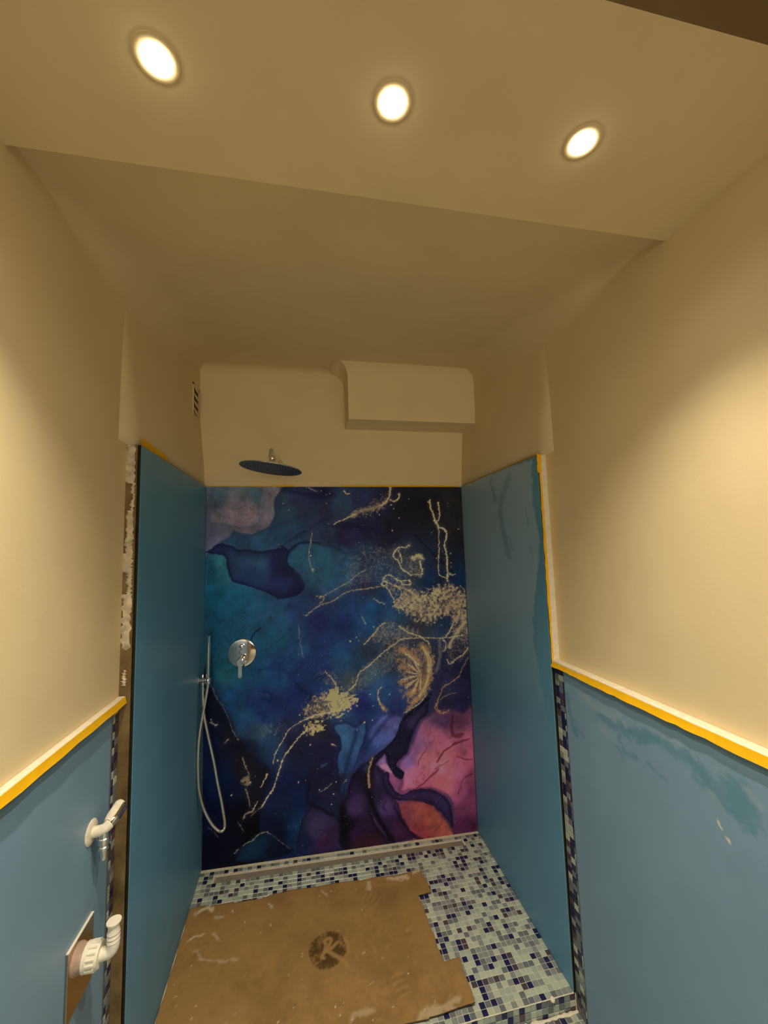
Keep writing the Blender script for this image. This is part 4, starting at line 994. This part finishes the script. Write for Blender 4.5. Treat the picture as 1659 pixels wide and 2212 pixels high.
def build_mixer():
    t = thing('shower_mixer', 'round chrome shower mixer plate with a lever on the printed panel', 'shower mixer', (0.180, 0, 1.046))
    b = MB(); b.lathe([(0.0695, 0), (0.0695, .003), (0.067, .006), (0.060, .0068)], CHROME, (0, -1, 0), (0.180, -.0002, 1.046), 64); p = b.build('plate', t, True)
    b = MB(); b.lathe([(0.0105, 0), (0.0105, .016), (0.009, .019), (0.005, .020)], CHROME, (0, -1, 0), (0.180, -.0066, 1.082), 24); k = b.build('diverter_knob', t, True)
    b = MB(); b.lathe([(0.0022, .0), (0.0022, .018)], CHROME, (0, -.4, -1), (0.180, -.020, 1.082), 10); b.build('pin', k, True)
    b = MB(); b.lathe([(0.0215, 0), (0.0215, .003), (0.0175, .004), (0.0175, .036), (0.0185, .037)], CHROME, (0, -1, 0), (0.1795, -.0066, 1.012), 40); b.build('spindle', t, True)
    b = MB(); b.lathe([(0.0185, 0), (0.0195, .002), (0.0195, .012), (0.018, .014), (0.0165, .0142), (0.0160, .0125), (0.004, .012)], CHROME, (0, -1, 0), (0.1795, -.0436, 1.012), 40); b.build('handle_hub', t, True)
    # lever with a rounded end and a long slot
    b = MB(); cx, y0, y1 = 0.1793, -.0575, -.0465
    out = [(-.0088, 0.0), (-.0088, -.052)] + [(.0088 * math.cos(math.pi + k * math.pi / 10), -.052 + .0088 * math.sin(math.pi + k * math.pi / 10)) for k in range(1, 10)] + [(.0088, -.052), (.0088, 0.0)]
    inn = [(-.0042, -.010), (-.0042, -.048)] + [(.0042 * math.cos(math.pi + k * math.pi / 10), -.048 + .0042 * math.sin(math.pi + k * math.pi / 10)) for k in range(1, 10)] + [(.0042, -.048), (.0042, -.010)]
    z0 = 1.000; n = len(out)
    v = [(cx + u, y0, z0 + w_) for u, w_ in out] + [(cx + u, y0, z0 + w_) for u, w_ in inn] + [(cx + u, y1, z0 + w_) for u, w_ in out] + [(cx + u, y0 + .005, z0 + w_) for u, w_ in inn]
    f = [(i, i + 1, n + i + 1, n + i) for i in range(n - 1)] + [(n - 1, 0, n, 2 * n - 1)] + [(i, 2 * n + i, 2 * n + (i + 1) % n, (i + 1) % n) for i in range(n)] + [tuple(range(2 * n, 3 * n))] + [(n + i, n + (i + 1) % n, 3 * n + (i + 1) % n, 3 * n + i) for i in range(n)] + [tuple(range(3 * n, 4 * n))]
    b.add(v, f, CHROME); b.build('lever', t, True)

def build_hand_shower():
    y = -0.105
    t = thing('shower_holder', 'chrome wall elbow and holder on the left shower panel', 'shower holder', (0.0, y, .958))
    b = MB(); b.lathe([(0.020, 0), (0.020, .003), (0.017, .006), (0.013, .007)], CHROME, (1, 0, 0), (0.0003, y, .960), 28); b.build('rosette', t, True)
    b = MB(); b.tube([(0.004, y, .960), (0.020, y, .959), (0.032, y, .958)], 0.0115, CHROME, 16); b.build('body', t, True)
    b = MB(); b.lathe([(0.0125, -.014), (0.0140, -.012), (0.0140, .012), (0.0125, .014)], CHROME, (.01, 0, 1), (0.044, y, .955), 24); b.build('cradle', t, True)
    b = MB(); b.lathe([(0.0055, 0), (0.0055, .016), (0.004, .019)], CHROME, (0, 0, 1), (0.020, y, .968), 14); b.build('stop_knob', t, True)
    b = MB(); b.lathe([(0.0085, 0), (0.0085, -.012), (0.007, -.016)], CHROME, (0, 0, 1), (0.0205, y, .950), 16); b.build('outlet', t, True)
    h = thing('hand_shower', 'slim chrome stick hand shower standing in the wall holder', 'hand shower', (0.043, y, .966))
    b = MB(); b.tube([(0.0435, y, .9685), (0.0437, y, 1.0), (0.0448, y, 1.155)], 0.0092, CHROME, 20); b.build('handle', h, True)
    b = MB(); b.lathe([(0.0092, 0), (0.0118, .001), (0.0118, .006), (0.009, .008)], CHROME, (.005, 0, 1), (0.0448, y, 1.155), 24); b.build('spray_end', h, True)
    s = thing('shower_hose', 'long looping metal shower hose hanging below the hand shower', 'hose', (0.044, y, .94))
    pts = [(.0432, y, .940), (.0395, y, .905), (.028, y, .835), (.0165, y - .006, .760), (.0095, y - .012, .689), (.0075, y - .014, .610), (.0085, y - .012, .540), (.013, y - .008, .475), (.030, y, .395), (.060, y, .330), (.088, y, .293), (.106, y, .281), (.119, y, .287), (.1235, y, .306), (.120, y, .340), (.107, y, .415), (.090, y, .495), (.073, y, .589), (.046, y + .004, .705), (.029, y + .004, .790), (.0225, y, .870), (.0206, y, .930)]
    b = MB(); b.tube(catmull(pts, 16), 0.0067, HOSE, 10, ridges=0.08); b.build('sleeve', s, True)
    b = MB(); b.tube([(.0436, y, .9405), (.0432, y, .934), (.0425, y, .922)], 0.0082, CHROME, 12); b.build('hose_nut', s, True)
    b = MB(); b.tube([(.0206, y, .9335), (.0207, y, .925), (.0209, y, .912)], 0.0082, CHROME, 12); b.build('hose_nut', s, True)

def build_tap():
    x0 = W0L + 0.006; y, z = -.957, .858
    t = thing('water_tap', 'small dusty chrome water tap on the left dado below the taped ledge', 'tap', (x0, y, z))
    b = MB(); b.lathe([(0.029, 0), (0.029, .0016), (0.026, .004), (0.014, .0055)], DUSTY, (1, 0, 0), (x0 + .0003, y, z), 36); b.build('wall_flange', t, True)
    b = MB(); b.tube(catmull([(x0 + .004, y, z), (x0 + .016, y, z), (x0 + .030, y + .001, z + .003), (x0 + .038, y + .010, z + .008)], 4), 0.0125, DUSTY, 18); b.build('body', t, True)
    b = MB(); p = catmull([(x0 + .034, y + .006, z + .006), (x0 + .039, y + .022, z + .013), (x0 + .043, y + .042, z + .021), (x0 + .046, y + .060, z + .027)], 5)
    n = len(p); rad = [.0095 + .005 * min(1, k / 5) for k in range(n - 2)] + [.0125, .0075]
    b.tube([(v.x + .0028, v.y, v.z - .0018) for v in p], [r * .92 for r in rad], CHROME, 18); hd = b.build('handle', t, True, 'chrome handle')
    b = MB(); b.tube([(v.x - .0026, v.y + .0015, v.z + .0024) for v in p[2:]], [r * .97 for r in rad[2:]], DUSTY, 18); b.build('dust_crust', hd, True, 'pale plaster dust caked on the handle')
    b = MB(); b.lathe([(0.0115, .004), (0.0115, -.010), (0.0135, -.012), (0.0135, -.024), (0.0105, -.027), (0.0105, -.030), (0.0125, -.032), (0.0125, -.038), (0.0085, -.041), (0.0078, -.062), (0.0062, -.064)], CHROMED, (0, 0, 1), (x0 + .030, y + .002, z - .006), 20); b.build('spout', t, True, 'chrome spout with a pale dusty hose tail')

def build_drain_elbow():
    x0 = W0L + 0.006; yc, z = -.992, .580
    t = thing('drain_connection', 'white plastic drain elbow on a square polished plate low on the left dado', 'drain fitting', (x0, yc, z))
    b = MB(); b.box(x0 + .0004, x0 + .006, -1.047, -.938, .508, .657, MIRROR, .0012); b.build('plate', t)
    b = MB(); b.box(x0 + .0004, x0 + .0062, -1.0465, -.9385, .6568, .6592, WHITEP); b.build('lit_plate_edge', t, False, 'pale strip painted as light on the top edge of the plate')  # white strip stands in for light catching the top edge of the plate
    cy, cz = -1.012, .617
    b = MB(); b.lathe([(0.030, 0), (0.030, .006), (0.027, .012), (0.025, .026)], PINKP, (1, 0, 0), (x0 + .006, cy, cz), 28); b.build('collar', t, True, 'brownish rubber collar')
    b = MB(); n = 24; prof = [(0.0265, .020), (0.0285, .022), (0.0285, .030), (0.0262, .031), (0.0258, .050), (0.024, .053), (.012, .053)]
    b.lathe(prof, WHITEP, (1, 0, 0), (x0 + .004, cy, cz), n)
    for k in range(16):
        a = 2 * math.pi * k / 16; b.box(x0 + .034, x0 + .052, cy + .0262 * math.cos(a) - .0018, cy + .0262 * math.cos(a) + .0018, cz + .0262 * math.sin(a) - .0018, cz + .0262 * math.sin(a) + .0018, WHITEP)
    b.build('union_nut', t, True)
    b = MB(); b.tube(catmull([(x0 + .054, cy, cz), (x0 + .066, cy, cz), (x0 + .077, cy, cz + .003), (x0 + .082, cy, cz + .013), (x0 + .082, cy, cz + .026)], 5), .0132, WHITEP, 18); b.build('elbow', t, True)
    b = MB(); b.lathe([(0.0128, 0), (0.0142, .001), (0.0120, .009), (0.0142, .010), (0.0120, .018), (0.0140, .019), (0.0118, .027), (0.0116, .040)], WHITEP, (0, 0, 1), (x0 + .082, cy, cz + .024), 20); nz = b.build('nozzle', t, True, 'barbed upright nozzle')
    b = MB(); b.lathe([(0.0125, .0), (0.0155, .001), (0.0158, .004), (0.0150, .0052)], WHITEP, (0, 0, 1), (x0 + .082, cy, cz + .063), 24); b.build('cap', t, True, 'flat round cap')

def build_vent():
    x = -0.0372; y0, y1, z0, z1 = -.128, -.024, 2.216, 2.405
    t = thing('vent_grille', 'small painted ventilation grille high on the left wall of the shower', 'vent', (x, (y0 + y1) / 2, z0))
    b = MB()
    for a in ((y0, y1, z0, z0 + .012), (y0, y1, z1 - .012, z1), (y0, y0 + .012, z0, z1), (y1 - .012, y1, z0, z1)): b.box(x - .002, x + .003, *a, PLASTER, .001)
    b.build('frame', t)
    b = MB(); b.box(x - .002, x + .0006, y0 + .010, y1 - .010, z0 + .010, z1 - .010, VENTD); b.build('backing', t, False, 'backing coloured dark for the shade behind the slats')  # solid sheet, its dark colour stands in for shade inside the vent
    for k in range(4):
        zt = z1 - .012 - k * .038
        b = MB(); b.prism([(x + .0008, zt), (x + .003, zt - .001), (x + .0135, zt - .026), (x + .0110, zt - .030)], y1 - y0 - .024, PLASTER, lambda u, w_, d: (u, y0 + .012 + d, w_))
        b.build('slat', t)

left_edge, right_backing = build_room()
build_floor(); build_drain(); build_wall_mosaic(left_edge, right_backing)
build_mural(); build_panels(); build_cardboard()
build_lamps(); build_fill_panel()
build_shower_head(); build_mixer(); build_hand_shower(); build_tap(); build_drain_elbow(); build_vent(); build_tape()
